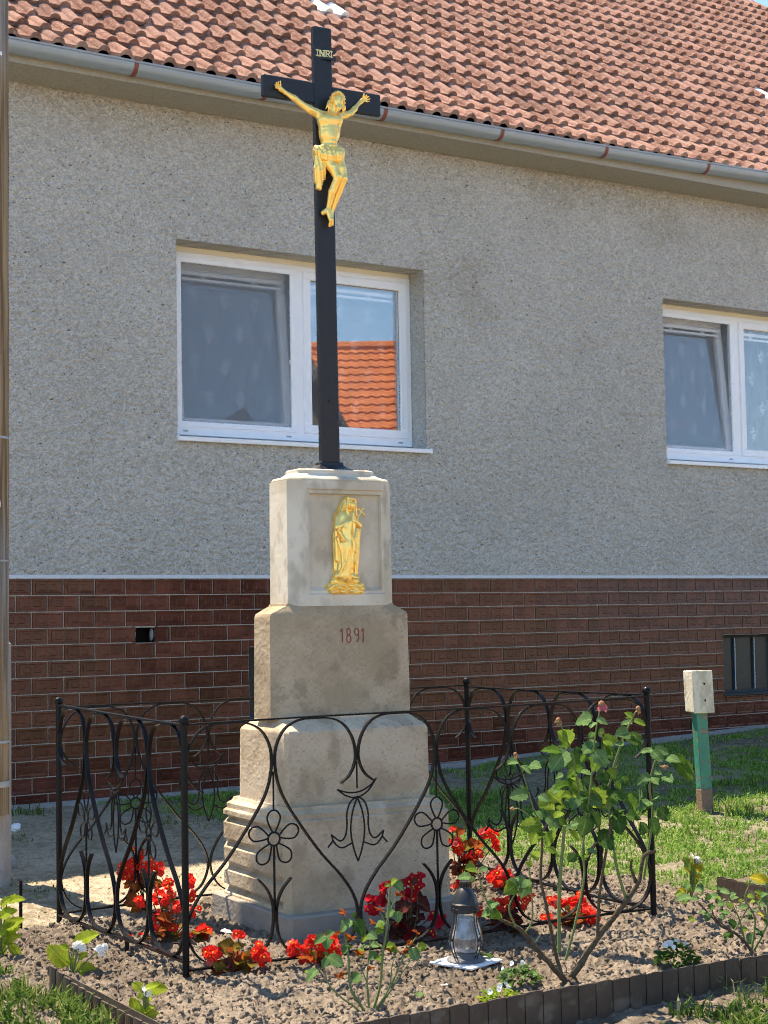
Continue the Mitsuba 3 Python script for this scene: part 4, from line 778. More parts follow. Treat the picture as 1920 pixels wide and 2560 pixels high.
put('grave_lantern__lid', lan(lathe([(.0, .182), (.052, .182), (.0545, .186), (.0545, .196), (.052, .199), (.052, .206), (.054, .207), (.054, .213), (.050, .217), (.047, .230), (.040, .246), (.031, .262), (.020, .272), (.0195, .274), (.0195, .276), (0, .276)], 44)), 'black_plastic', 25)
ch = cat([bx(.0175, .0205, -.0022, .0022, .276, .290)]); put('grave_lantern__chimney', lan(cat([mv(ch, rz=a) for a in np.arange(12) * math.pi / 6] + [tube([(0, 0, .289), (0, 0, .296)], .0212, 24)])), 'black_plastic', 30)
for a in (.15, 1.72, 3.29, 4.86):
    k = num('grave_lantern__cage_rib'); dirn = np.array([math.cos(a), math.sin(a), 0]); sd = np.array([-dirn[1], dirn[0], 0]); pr = [(.056, .190), (.053, .170), (.057, .140), (.065, .115), (.073, .090), (.074, .070), (.068, .045), (.058, .024), (.052, .012)]
    rib = cat([tube(spline([dirn * r + sd * .0085 * s * (1 - .4 * abs(z - .08) / .1) + [0, 0, z] for r, z in pr], 4), .0024, 6) for s in (-1, 1)] + [mv(trimesh.creation.icosphere(1, .0052), *(dirn * .075 + [0, 0, .086])), mv(trimesh.creation.icosphere(1, .0045), *(dirn * .060 + [0, 0, .198])), tube([dirn * .052 + [0, 0, .196], dirn * .068 + [0, 0, .199]], .0028, 6)] + [tube([dirn * .074 - sd * .011 + [0, 0, .082 + q * .008], dirn * .074 + sd * .011 + [0, 0, .082 + q * .008]], .0026, 5) for q in (0, 1)])
    put(k, lan(rib), 'black_plastic', 40)

# ---- plastic edging of corrugated boards
def board(w, h):
    n = 4; V, F = [], []
    for y0, zt in ((-.0035, 0), (.0035, 0)):
        for q in range(n + 1):
            u = q / n; bow = -.0045 * (1 - (2 * u - 1) ** 2)
            V += [(u * w * .93 + .035 * w, y0 + bow, -.13), (u * w * .93 + .035 * w, y0 + bow, h + .0035 * math.sin(u * math.pi))]
    m = 2 * (n + 1)
    for q in range(n): F += [[2 * q, 2 * q + 2, 2 * q + 3, 2 * q + 1], [m + 2 * q, m + 2 * q + 1, m + 2 * q + 3, m + 2 * q + 2], [2 * q + 1, 2 * q + 3, m + 2 * q + 3, m + 2 * q + 1]]
    F += [[0, 1, m + 1, m], [m - 2, 2 * m - 2, 2 * m - 1, m - 1]]; return tm(V, F)
def edging(A, B, w, label, tops, seed):
    k = tag(num('lawn_edging'), label, 'edging', None); A, B = np.array(A, float), np.array(B, float); d = B - A; Lh = np.linalg.norm(d); d /= Lh; n = int(round(Lh / w)); r = np.random.default_rng(seed); w = Lh / n
    a = math.atan2(d[1], d[0]); back = mv(bx(0, Lh, .0005, .0040, -.13, -.002), A[0], A[1], .06, a)
    v = back.vertices; hi = v[:, 2] > 0; u = (v[:, :2] - A) @ d; v[hi, 2] = np.interp(u[hi], np.linspace(0, Lh, len(tops)), tops) - .003; put(k, back, 'edging_plastic')
    for q in range(n):
        z = float(np.interp((q + .5) * w, np.linspace(0, Lh, len(tops)), tops)) + r.normal(0, .0020); o = A + d * q * w
        put(fast_num(k + '__board'), mv(board(w, z), o[0], o[1], 0, a + r.normal(0, .012)), 'edging_plastic', 40)
edging((-2.15, -7.06), (.0, -7.06), .0755, 'brown plastic edging along the street side of the bed, before the tall rose', [.10, .092, .084, .075], 1)
edging((.004, -7.063), (1.09, -7.063), .0755, 'brown plastic edging continuing the street side border before the low spreading rose', [.074, .070, .068], 2)
edging((-2.155, -5.80), (-2.135, -7.055), .064, 'brown plastic edging on the utility pole side of the bed, lit by the sun', [.120, .09, .072, .07, .08], 3)
edging((1.085, -7.06), (1.098, -5.86), .064, 'short brown plastic edging by the lawn, behind the low spreading rose', [.09, .10, .108], 4)

# ================================================================== PLANTS
def leaf_mesh(w=.62, cup=.10, droop=.14, tooth=0.0, seed=0, nu=7, nv=5):
    """A leaf of length 1 along y: pointed oval, folded along its midrib, drooping at the tip."""
    r = np.random.default_rng(seed); V = []
    for a in np.linspace(0, 1, nu):
        hw = w / 2 * (1 + tooth * .5 * ((int(round(a * (nu - 1))) % 2) - .5)) * (math.sin(math.pi * min(1, a ** .82)) ** .8 if 0 < a < 1 else 0)
        for b in np.linspace(-1, 1, nv):
            s = hw * b * (1 + tooth * (r.random() - .5) * (abs(b) > .9)); V.append((s, a + .06 * abs(b) * (a < .3) * -1 * (hw > 0), cup * abs(b) ** 1.2 * (hw / (w / 2)) - droop * a * a + .012 * (r.random() - .5)))
    return tm(V, [[i * nv + j, i * nv + j + 1, (i + 1) * nv + j + 1, (i + 1) * nv + j] for i in range(nu - 1) for j in range(nv - 1)])
def leaf_shape(mesh, bsdf, nu=7, nv=5):
    return mikit.ply(mesh, bsdf, True, uv=np.array([(b, a) for a in np.linspace(0, 1, nu) for b in np.linspace(0, 1, nv)]))
def aim(B, P, nrm, wid=1.0):
    """The transform that lays a unit leaf from B to P, its upper side towards nrm."""
    B, P = np.array(B, float), np.array(P, float); y = P - B; L = np.linalg.norm(y); y = y / L; z = nrm - y * (nrm @ y); z /= np.linalg.norm(z) + 1e-9; x = np.cross(y, z)
    m = np.eye(4); m[:3, 0], m[:3, 1], m[:3, 2], m[:3, 3] = x * L * wid, y * L, z * L, B; return m
LEAF = {(v, t): leaf_shape(leaf_mesh(.62 + .05 * v, .08 + .03 * v, .10 + .08 * v, .32, v, 12, 7), f'leaf_{t}', 12, 7) for v in range(3) for t in range(5)}
BEG = {(v, t): leaf_shape(leaf_mesh(.86 - .04 * v, .16, .12 + .1 * v, .3, 20 + v), f'begonia_{t}') for v in range(3) for t in range(3)}
BRI = {(v, t): leaf_shape(leaf_mesh(.58 + .06 * v, .12, .16 + .1 * v, .25, 30 + v, 12, 7), f'leaf_{t}', 12, 7) for v in range(3) for t in (3, 4, 1, 5)}
TOCAM = -FWD * [1, 1, 0]; TOCAM = TOCAM / np.linalg.norm(TOCAM); RIGHT = np.cross(FWD, UP)
def shoot(key, pts, r0, r1, brown, sides=7):
    p = spline(pts, 5); p = p + (meshkit.noise(p * 45 + 3, 4)[:, None] - .5) * r0 * .8; rr = np.linspace(r0, r1, len(p)) * (1 + .18 * (meshkit.noise(p * 70, 6) - .5))
    return put(fast_num(key), tube(p, rr * .85, sides), 'stem_brown' if brown else 'stem_green', 50)
def rose(key, stems, leaves, hips, tips, lift=.5, zoff=0.0):
    for pts, r0, r1, b in stems: shoot(key + '__stem', np.array(pts) + [0, 0, zoff], r0, r1, b)
    for bx_, by_, bz_, px_, py_, pz_, t in leaves:
        B, P = np.array([bx_, by_, bz_ + zoff]), np.array([px_, py_, pz_ + zoff]); nv = TOCAM * rng.uniform(.6, 1.2) + np.array([0, 0, 1.0]) * rng.uniform(.2, .9) + RIGHT * rng.normal(0, .45)
        if t == 2: nv = nv + [0, 0, .5]
        copy(fast_num(key + '__leaf'), LEAF[(int(rng.integers(3)), t)], aim(B, P, nv, rng.uniform(1.1, 1.4)))
        if rng.random() < .28 and np.linalg.norm(P - B) > .03:      # the leaflet's neighbour, behind it
            d = (P - B) * rng.uniform(.55, .8); a = rng.uniform(.6, 1.2) * rng.choice([-1, 1]); d = d * math.cos(a) + np.cross(TOCAM, d) * math.sin(a) - TOCAM * .01
            copy(fast_num(key + '__leaf'), LEAF[(int(rng.integers(3)), int(rng.choice([0, 0, 1])))], aim(B - TOCAM * .012, B + d - TOCAM * .02, nv + RIGHT * rng.normal(0, .5)))
    for x, y, z, r, kd in hips:
        c = np.array([x, y, z + zoff]); h = num(key + '__faded_flower')
        put(h, mv(roughen(trimesh.creation.icosphere(2, r * .62), r * .16, 90, 2), *c), 'dry_petal', True)
        mat = {0: 'dry_petal', 1: 'rose_petal', 2: 'dry_petal', 3: 'dry_petal'}[kd]
        pet = [mv(leaf_mesh(.5, .2, .3, .3, q), 0, 0, 0, s=1.0) for q in range(3)]; ms = []
        for q in range(11 if kd == 1 else 7):
            a = rng.uniform(0, 2 * math.pi); d = RIGHT * math.cos(a) + TOCAM * math.sin(a); e = c + d * r * rng.uniform(.6, 1.4) + np.array([0, 0, -1.0]) * r * rng.uniform(.4, 1.6) * (1 if kd in (0, 1) else -.4)
            m = aim(c, e, TOCAM + RIGHT * rng.normal(0, .6) + [0, 0, .4], .9); p = pet[q % 3].copy(); p.apply_transform(m); ms.append(p)
        put(h + '__petal', cat(ms), mat, True)
    ms = []
    for x, y, z in tips:
        for q in range(7):
            a = rng.uniform(0, 2 * math.pi); d = (RIGHT * math.cos(a) + TOCAM * math.sin(a)) * .016 + np.array([0, 0, rng.uniform(-.004, .02)]); p = leaf_mesh(.45, .2, .2, .2, q); p.apply_transform(aim((x, y, z + zoff), np.array([x, y, z + zoff]) + d * rng.uniform(.7, 1.5), np.array([0, 0, 1.0]) + TOCAM * rng.normal(0, .6))); ms.append(p)
    if ms: put(key + '__young_shoot', cat(ms), 'begonia_1', True); labels[key + '__young_shoot'] = {'label': 'reddish young shoots', 'kind': 'stuff'}

# shoots and leaves of the roses and begonias: points in metres
STEMS= [[[[-0.595,-6.787,0.015],[-0.662,-6.779,0.084],[-0.753,-6.754,0.197],[-0.825,-6.743,0.245],[-0.887,-6.738,0.28]],0.013,0.006,1],[[[-0.796,-6.762,0.227],[-0.821,-6.758,0.293],[-0.806,-6.779,0.352],[-0.792,-6.801,0.383]],0.005,0.003,0],[[[-0.887,-6.738,0.28],[-0.906,-6.717,0.367],[-0.921,-6.7,0.43],[-0.936,-6.682,0.441]],0.004,0.002,0],[[[-0.604,-6.781,0.03],[-0.613,-6.756,0.115],[-0.629,-6.726,0.29],[-0.632,-6.705,0.377],[-0.615,-6.698,0.507],[-0.613,-6.679,0.565]],0.009,0.005,1],[[[-0.625,-6.791,0.123],[-0.628,-6.807,0.36],[-0.618,-6.832,0.577]],0.009,0.007,0],[[[-0.581,-6.773,0.084],[-0.543,-6.789,0.218],[-0.509,-6.802,0.377],[-0.505,-6.796,0.495],[-0.469,-6.811,0.644]],0.006,0.004,0],[[[-0.58,-6.797,0.024],[-0.484,-6.837,0.159],[-0.419,-6.856,0.231],[-0.332,-6.889,0.34],[-0.296,-6.889,0.438],[-0.246,-6.898,0.458]],0.015,0.007,1],[[[-0.364,-6.868,0.28],[-0.388,-6.846,0.4],[-0.397,-6.834,0.52],[-0.406,-6.822,0.64],[-0.411,-6.813,0.76]],0.007,0.004,0],[[[-0.483,-6.837,0.171],[-0.473,-6.844,0.319],[-0.452,-6.857,0.455],[-0.432,-6.871,0.586]],0.008,0.005,1],[[[-0.284,-6.873,0.357],[-0.253,-6.893,0.573],[-0.258,-6.89,0.695],[-0.238,-6.903,0.786],[-0.223,-6.913,0.767]],0.006,0.003,0],[[[-0.614,-6.679,0.559],[-0.643,-6.671,0.657],[-0.673,-6.664,0.755],[-0.699,-6.659,0.814]],0.004,0.002,0],[[[-0.615,-6.678,0.499],[-0.634,-6.657,0.583],[-0.665,-6.629,0.619],[-0.677,-6.614,0.618]],0.003,0.002,0],[[[-0.499,-6.791,0.524],[-0.483,-6.821,0.706],[-0.478,-6.844,0.875],[-0.472,-6.868,0.978]],0.005,0.003,0],[[[-0.397,-6.822,0.699],[-0.376,-6.848,0.809],[-0.35,-6.877,0.906],[-0.324,-6.906,0.979]],0.006,0.003,0],[[[-0.504,-6.787,0.656],[-0.537,-6.786,0.815],[-0.571,-6.783,0.901],[-0.599,-6.785,0.945]],0.005,0.002,0],[[[-0.318,-6.874,0.342],[-0.345,-6.874,0.399],[-0.352,-6.888,0.437]],0.008,0.005,1],[[[-0.747,-6.747,0.195],[-0.717,-6.758,0.246],[-0.715,-6.75,0.374],[-0.714,-6.742,0.444],[-0.683,-6.753,0.501]],0.004,0.003,0],[[[-0.713,-6.769,0.165],[-0.693,-6.783,0.2]],0.003,0.001,0]]
LEAVES= [[-0.603,-6.835,0.839,-0.677,-6.827,0.776,2],[-0.503,-6.747,0.827,-0.499,-6.761,0.755,0],[-0.514,-6.892,0.842,-0.528,-6.906,0.767,1],[-0.544,-6.789,0.86,-0.6,-6.799,0.906,3],[-0.437,-6.805,0.864,-0.508,-6.809,0.825,2],[-0.459,-6.864,0.859,-0.439,-6.894,0.797,1],[-0.454,-6.859,0.868,-0.412,-6.897,0.876,3],[-0.449,-6.797,0.944,-0.492,-6.748,0.937,2],[-0.489,-6.868,0.947,-0.454,-6.896,0.935,2],[-0.444,-6.808,0.933,-0.479,-6.821,0.919,2],[-0.512,-6.914,0.919,-0.495,-6.903,0.886,0],[-0.496,-6.86,0.902,-0.528,-6.873,0.884,0],[-0.307,-6.857,0.928,-0.348,-6.841,0.925,2],[-0.356,-6.915,0.951,-0.376,-6.897,0.972,3],[-0.406,-6.977,0.945,-0.369,-7.002,0.929,3],[-0.38,-6.92,0.898,-0.446,-6.929,0.898,2],[-0.334,-6.889,0.899,-0.306,-6.889,0.836,0],[-0.417,-6.932,0.861,-0.447,-6.919,0.862,2],[-0.319,-6.977,0.835,-0.356,-6.95,0.829,2],[-0.268,-6.919,0.826,-0.261,-6.965,0.79,2],[-0.242,-6.913,0.829,-0.204,-6.943,0.814,2],[-0.207,-6.968,0.791,-0.138,-7.004,0.716,1],[-0.313,-6.953,0.743,-0.353,-6.922,0.707,2],[-0.255,-6.894,0.73,-0.262,-6.94,0.706,2],[-0.226,-6.919,0.743,-0.264,-6.921,0.744,2],[-0.264,-6.974,0.736,-0.268,-7.019,0.726,2],[-0.228,-6.951,0.796,-0.207,-7.0,0.793,2],[-0.665,-6.625,0.793,-0.713,-6.63,0.792,2],[-0.689,-6.676,0.78,-0.67,-6.714,0.759,2],[-0.656,-6.686,0.783,-0.645,-6.737,0.781,2],[-0.604,-6.814,0.752,-0.629,-6.795,0.744,2],[-0.542,-6.732,0.719,-0.574,-6.723,0.703,2],[-0.471,-6.742,0.752,-0.456,-6.794,0.745,2],[-0.469,-6.759,0.725,-0.46,-6.811,0.706,2],[-0.498,-6.715,0.724,-0.457,-6.75,0.678,1],[-0.467,-6.812,0.698,-0.434,-6.813,0.609,3],[-0.419,-6.805,0.703,-0.394,-6.815,0.606,0],[-0.483,-6.921,0.734,-0.537,-6.915,0.746,0],[-0.469,-6.924,0.684,-0.449,-6.981,0.674,0],[-0.413,-6.933,0.672,-0.369,-6.95,0.621,1],[-0.574,-6.846,0.668,-0.605,-6.86,0.636,2],[-0.512,-6.807,0.651,-0.48,-6.817,0.608,0],[-0.431,-6.759,0.599,-0.398,-6.782,0.543,0],[-0.535,-6.853,0.603,-0.555,-6.853,0.529,0],[-0.385,-6.845,0.594,-0.402,-6.889,0.532,0],[-0.362,-6.866,0.59,-0.328,-6.917,0.587,0],[-0.292,-6.931,0.586,-0.277,-6.945,0.518,0],[-0.259,-6.936,0.615,-0.235,-6.968,0.575,0],[-0.299,-6.935,0.645,-0.353,-6.943,0.637,2],[-0.295,-6.95,0.655,-0.293,-7.001,0.664,2],[-0.625,-6.735,0.595,-0.588,-6.775,0.564,2],[-0.63,-6.669,0.607,-0.614,-6.707,0.591,2],[-0.656,-6.814,0.556,-0.688,-6.809,0.505,3],[-0.597,-6.813,0.568,-0.569,-6.829,0.563,2],[-0.691,-6.712,0.683,-0.759,-6.695,0.676,2],[-0.599,-6.66,0.631,-0.578,-6.701,0.647,3],[-0.656,-6.744,0.575,-0.736,-6.721,0.571,3],[-0.653,-6.717,0.541,-0.698,-6.739,0.507,3],[-0.546,-6.773,0.537,-0.503,-6.784,0.508,3],[-0.426,-6.849,0.544,-0.453,-6.829,0.485,0],[-0.541,-6.691,0.62,-0.512,-6.699,0.604,3],[-0.54,-6.735,0.683,-0.551,-6.719,0.66,3],[-0.531,-6.724,0.672,-0.529,-6.764,0.666,3],[-0.598,-6.753,0.621,-0.641,-6.756,0.629,3],[-0.619,-6.786,0.621,-0.641,-6.784,0.609,3],[-0.597,-6.789,0.642,-0.587,-6.804,0.631,3],[-0.319,-6.915,0.613,-0.329,-6.96,0.636,0],[-0.331,-6.938,0.531,-0.357,-6.948,0.575,0],[-0.369,-6.856,0.612,-0.418,-6.876,0.591,0],[-0.565,-6.842,0.851,-0.567,-6.858,0.825,0],[-0.508,-6.829,0.819,-0.526,-6.822,0.793,1],[-0.456,-6.879,0.819,-0.473,-6.911,0.795,0],[-0.362,-6.812,0.749,-0.37,-6.846,0.762,3],[-0.45,-6.923,0.727,-0.461,-6.952,0.704,3],[-0.526,-6.831,0.676,-0.564,-6.847,0.658,0],[-0.546,-6.776,0.818,-0.544,-6.758,0.781,1],[-0.411,-6.953,0.723,-0.451,-6.952,0.743,0],[-0.932,-6.684,0.406,-0.973,-6.661,0.41,2],[-0.925,-6.689,0.409,-0.925,-6.675,0.383,2],[-0.902,-6.704,0.428,-0.87,-6.701,0.437,2],[-0.917,-6.695,0.435,-0.965,-6.711,0.447,3],[-0.799,-6.772,0.397,-0.827,-6.768,0.347,2],[-0.78,-6.785,0.391,-0.797,-6.76,0.401,2],[-0.77,-6.792,0.397,-0.809,-6.821,0.381,2],[-0.77,-6.791,0.385,-0.786,-6.791,0.329,2],[-0.8,-6.772,0.374,-0.853,-6.782,0.358,3],[-0.775,-6.788,0.362,-0.758,-6.795,0.396,3],[-0.87,-6.725,0.288,-0.898,-6.688,0.269,2],[-0.87,-6.726,0.306,-0.888,-6.728,0.262,2],[-0.865,-6.729,0.317,-0.905,-6.762,0.309,2],[-0.851,-6.738,0.282,-0.898,-6.761,0.273,3],[-0.86,-6.732,0.294,-0.892,-6.736,0.327,2],[-0.62,-6.89,0.481,-0.639,-6.866,0.451,0],[-0.729,-6.819,0.472,-0.769,-6.832,0.489,3],[-0.749,-6.805,0.443,-0.771,-6.795,0.455,3],[-0.585,-6.913,0.498,-0.57,-6.949,0.483,2],[-0.54,-6.943,0.526,-0.527,-6.989,0.501,0],[-0.679,-6.851,0.488,-0.704,-6.836,0.506,3],[-0.657,-6.866,0.628,-0.7,-6.872,0.615,3],[-0.725,-6.821,0.688,-0.711,-6.859,0.673,2],[-0.633,-6.882,0.581,-0.606,-6.896,0.591,2]]
HIPS= [[-0.446, -6.849, 1.0, 0.02, 1], [-0.579, -6.762, 0.946, 0.014, 0], [-0.712, -6.674, 0.824, 0.012, 0], [-0.725, -6.666, 0.627, 0.012, 2], [-0.335, -6.923, 0.983, 0.014, 0], [-0.259, -6.973, 0.768, 0.013, 3], [-0.413, -6.871, 0.768, 0.008, 0]]
STEMS2= [[[[-1.374,-6.667,0.0],[-1.414,-6.641,0.08],[-1.418,-6.638,0.172],[-1.426,-6.633,0.243],[-1.43,-6.63,0.276]],0.006,0.004,0],[[[-1.353,-6.68,-0.0],[-1.331,-6.695,0.082],[-1.322,-6.701,0.185],[-1.307,-6.711,0.289],[-1.298,-6.717,0.409],[-1.297,-6.717,0.427]],0.006,0.004,0],[[[-1.362,-6.675,0.0],[-1.367,-6.671,0.089],[-1.363,-6.674,0.165],[-1.356,-6.679,0.241],[-1.357,-6.678,0.281]],0.004,0.002,0],[[[-1.346,-6.686,-0.0],[-1.3,-6.716,0.087],[-1.27,-6.735,0.163],[-1.246,-6.751,0.215],[-1.225,-6.765,0.248]],0.005,0.002,0],[[[-1.316,-6.705,0.21],[-1.337,-6.692,0.223],[-1.347,-6.685,0.241]],0.003,0.002,0],[[[-1.31,-6.709,0.283],[-1.315,-6.706,0.302],[-1.326,-6.698,0.327]],0.003,0.002,0],[[[-1.299,-6.717,0.335],[-1.288,-6.724,0.363],[-1.275,-6.733,0.387]],0.003,0.002,0],[[[-1.362,-6.675,0.0],[-1.365,-6.673,0.079],[-1.379,-6.663,0.135],[-1.395,-6.653,0.166]],0.003,0.002,0],[[[-1.347,-6.685,-0.0],[-1.305,-6.712,0.081],[-1.296,-6.718,0.148],[-1.285,-6.726,0.194]],0.003,0.002,0],[[[-1.388,-6.658,0.001],[-1.468,-6.605,0.081],[-1.488,-6.591,0.143],[-1.493,-6.588,0.158]],0.004,0.002,0],[[[-1.342,-6.688,-0.0],[-1.287,-6.725,0.093],[-1.26,-6.742,0.141],[-1.239,-6.756,0.172]],0.003,0.002,0]]
LEAVES2= [[-1.409,-6.645,0.307,-1.453,-6.639,0.278,2],[-1.388,-6.617,0.313,-1.388,-6.641,0.325,0],[-1.4,-6.648,0.306,-1.38,-6.685,0.26,0],[-1.505,-6.629,0.267,-1.547,-6.626,0.244,2],[-1.484,-6.602,0.257,-1.477,-6.631,0.276,2],[-1.451,-6.563,0.241,-1.471,-6.573,0.207,2],[-1.473,-6.592,0.185,-1.441,-6.637,0.158,2],[-1.446,-6.553,0.175,-1.468,-6.562,0.194,2],[-1.51,-6.649,0.192,-1.533,-6.657,0.165,2],[-1.373,-6.691,0.264,-1.358,-6.725,0.255,2],[-1.268,-6.698,0.331,-1.305,-6.698,0.316,2],[-1.266,-6.712,0.331,-1.275,-6.73,0.296,2],[-1.28,-6.72,0.429,-1.268,-6.752,0.409,2],[-1.284,-6.703,0.424,-1.279,-6.73,0.443,3],[-1.275,-6.678,0.417,-1.297,-6.688,0.417,3],[-1.329,-6.67,0.28,-1.314,-6.704,0.3,2],[-1.327,-6.691,0.292,-1.327,-6.715,0.282,3],[-1.337,-6.682,0.27,-1.327,-6.713,0.271,3],[-1.354,-6.656,0.25,-1.381,-6.663,0.236,3],[-1.377,-6.69,0.227,-1.403,-6.697,0.223,2],[-1.347,-6.661,0.219,-1.329,-6.696,0.222,2],[-1.33,-6.68,0.192,-1.367,-6.679,0.178,2],[-1.292,-6.68,0.209,-1.279,-6.712,0.219,3],[-1.281,-6.731,0.207,-1.31,-6.736,0.211,3],[-1.27,-6.803,0.22,-1.267,-6.83,0.183,2],[-1.22,-6.763,0.21,-1.205,-6.797,0.22,3],[-1.217,-6.719,0.187,-1.239,-6.729,0.175,3],[-1.498,-6.565,0.14,-1.542,-6.56,0.111,2],[-1.378,-6.644,0.122,-1.412,-6.645,0.105,2],[-1.427,-6.648,0.224,-1.453,-6.654,0.204,2],[-1.431,-6.65,0.228,-1.429,-6.675,0.222,3],[-1.365,-6.642,0.187,-1.388,-6.65,0.207,3],[-1.365,-6.734,0.196,-1.366,-6.757,0.185,3],[-1.377,-6.612,0.095,-1.372,-6.639,0.105,3],[-1.507,-6.525,0.131,-1.528,-6.535,0.129,3]]
TIPS2= [[-1.429,-6.631,0.323],[-1.453,-6.615,0.259],[-1.351,-6.682,0.293],[-1.33,-6.696,0.336],[-1.275,-6.733,0.387],[-1.222,-6.767,0.257],[-1.246,-6.751,0.221],[-1.298,-6.717,0.197],[-1.389,-6.657,0.19],[-1.412,-6.642,0.239],[-1.262,-6.741,0.197],[-1.356,-6.679,0.14],[-1.447,-6.619,0.115]]
STEMS3= [[[[0.315,-6.828,0.0],[0.288,-6.81,0.05],[0.246,-6.783,0.091],[0.213,-6.761,0.11],[0.181,-6.74,0.15],[0.142,-6.714,0.201]],0.008,0.004,1],[[[0.246,-6.783,0.093],[0.198,-6.751,0.137],[0.186,-6.743,0.168],[0.195,-6.749,0.187]],0.004,0.002,1],[[[0.288,-6.81,0.056],[0.278,-6.804,0.109],[0.27,-6.798,0.146],[0.255,-6.789,0.183],[0.241,-6.779,0.22]],0.005,0.002,0],[[[0.309,-6.824,0.016],[0.323,-6.833,0.108],[0.319,-6.831,0.155],[0.294,-6.814,0.214],[0.307,-6.823,0.266]],0.006,0.003,0],[[[0.318,-6.83,0.016],[0.349,-6.85,0.081],[0.363,-6.86,0.133],[0.338,-6.843,0.181],[0.353,-6.853,0.226]],0.006,0.003,0],[[[0.258,-6.79,0.096],[0.288,-6.81,0.151],[0.3,-6.818,0.177]],0.004,0.002,0]]
LEAVES3= [[0.172,-6.645,0.209,0.106,-6.626,0.211,2],[0.081,-6.744,0.23,0.089,-6.773,0.233,2],[0.086,-6.751,0.257,0.092,-6.779,0.268,2],[0.157,-6.648,0.262,0.131,-6.655,0.252,2],[0.136,-6.729,0.23,0.131,-6.749,0.249,2],[0.145,-6.76,0.217,0.134,-6.776,0.245,0],[0.169,-6.754,0.225,0.177,-6.784,0.238,2],[0.233,-6.743,0.243,0.25,-6.778,0.235,2],[0.18,-6.804,0.262,0.152,-6.81,0.268,2],[0.221,-6.768,0.202,0.215,-6.788,0.193,2],[0.223,-6.736,0.19,0.235,-6.769,0.198,2],[0.211,-6.717,0.175,0.184,-6.723,0.187,0],[0.123,-6.795,0.191,0.123,-6.819,0.205,0],[0.194,-6.689,0.16,0.167,-6.694,0.158,2],[0.165,-6.742,0.165,0.143,-6.751,0.135,2],[0.152,-6.733,0.166,0.157,-6.76,0.153,2],[0.218,-6.752,0.171,0.216,-6.775,0.167,0],[0.192,-6.789,0.169,0.206,-6.822,0.17,2],[0.257,-6.716,0.143,0.255,-6.739,0.131,2],[0.205,-6.81,0.207,0.205,-6.835,0.19,3],[0.25,-6.777,0.224,0.254,-6.803,0.238,2],[0.229,-6.835,0.232,0.196,-6.837,0.228,2],[0.287,-6.787,0.179,0.299,-6.819,0.185,2],[0.33,-6.761,0.189,0.306,-6.769,0.198,3],[0.346,-6.775,0.216,0.354,-6.804,0.211,3],[0.266,-6.866,0.211,0.267,-6.891,0.219,3],[0.309,-6.8,0.21,0.29,-6.812,0.232,2],[0.353,-6.778,0.258,0.332,-6.788,0.27,3],[0.274,-6.858,0.28,0.262,-6.874,0.293,0],[0.335,-6.857,0.268,0.335,-6.882,0.276,2],[0.357,-6.815,0.191,0.371,-6.848,0.183,2],[0.343,-6.801,0.164,0.347,-6.827,0.167,2],[0.296,-6.825,0.168,0.29,-6.845,0.161,2],[0.331,-6.812,0.143,0.305,-6.819,0.137,0],[0.282,-6.774,0.101,0.244,-6.772,0.132,0],[0.218,-6.792,0.088,0.192,-6.799,0.071,0],[0.27,-6.769,0.073,0.229,-6.766,0.077,0],[0.315,-6.813,0.079,0.299,-6.827,0.039,2],[0.303,-6.782,0.089,0.306,-6.808,0.095,3],[0.321,-6.83,0.097,0.324,-6.856,0.093,2],[0.314,-6.859,0.092,0.314,-6.883,0.08,0],[0.355,-6.867,0.122,0.327,-6.873,0.137,0],[0.404,-6.806,0.097,0.393,-6.823,0.09,0],[0.327,-6.896,0.242,0.292,-6.897,0.236,2],[0.321,-6.9,0.222,0.295,-6.906,0.216,2],[0.072,-6.761,0.155,0.042,-6.766,0.157,3],[0.333,-6.773,0.124,0.327,-6.793,0.12,2],[0.257,-6.696,0.207,0.256,-6.719,0.205,3],[0.129,-6.756,0.261,0.095,-6.757,0.275,2]]
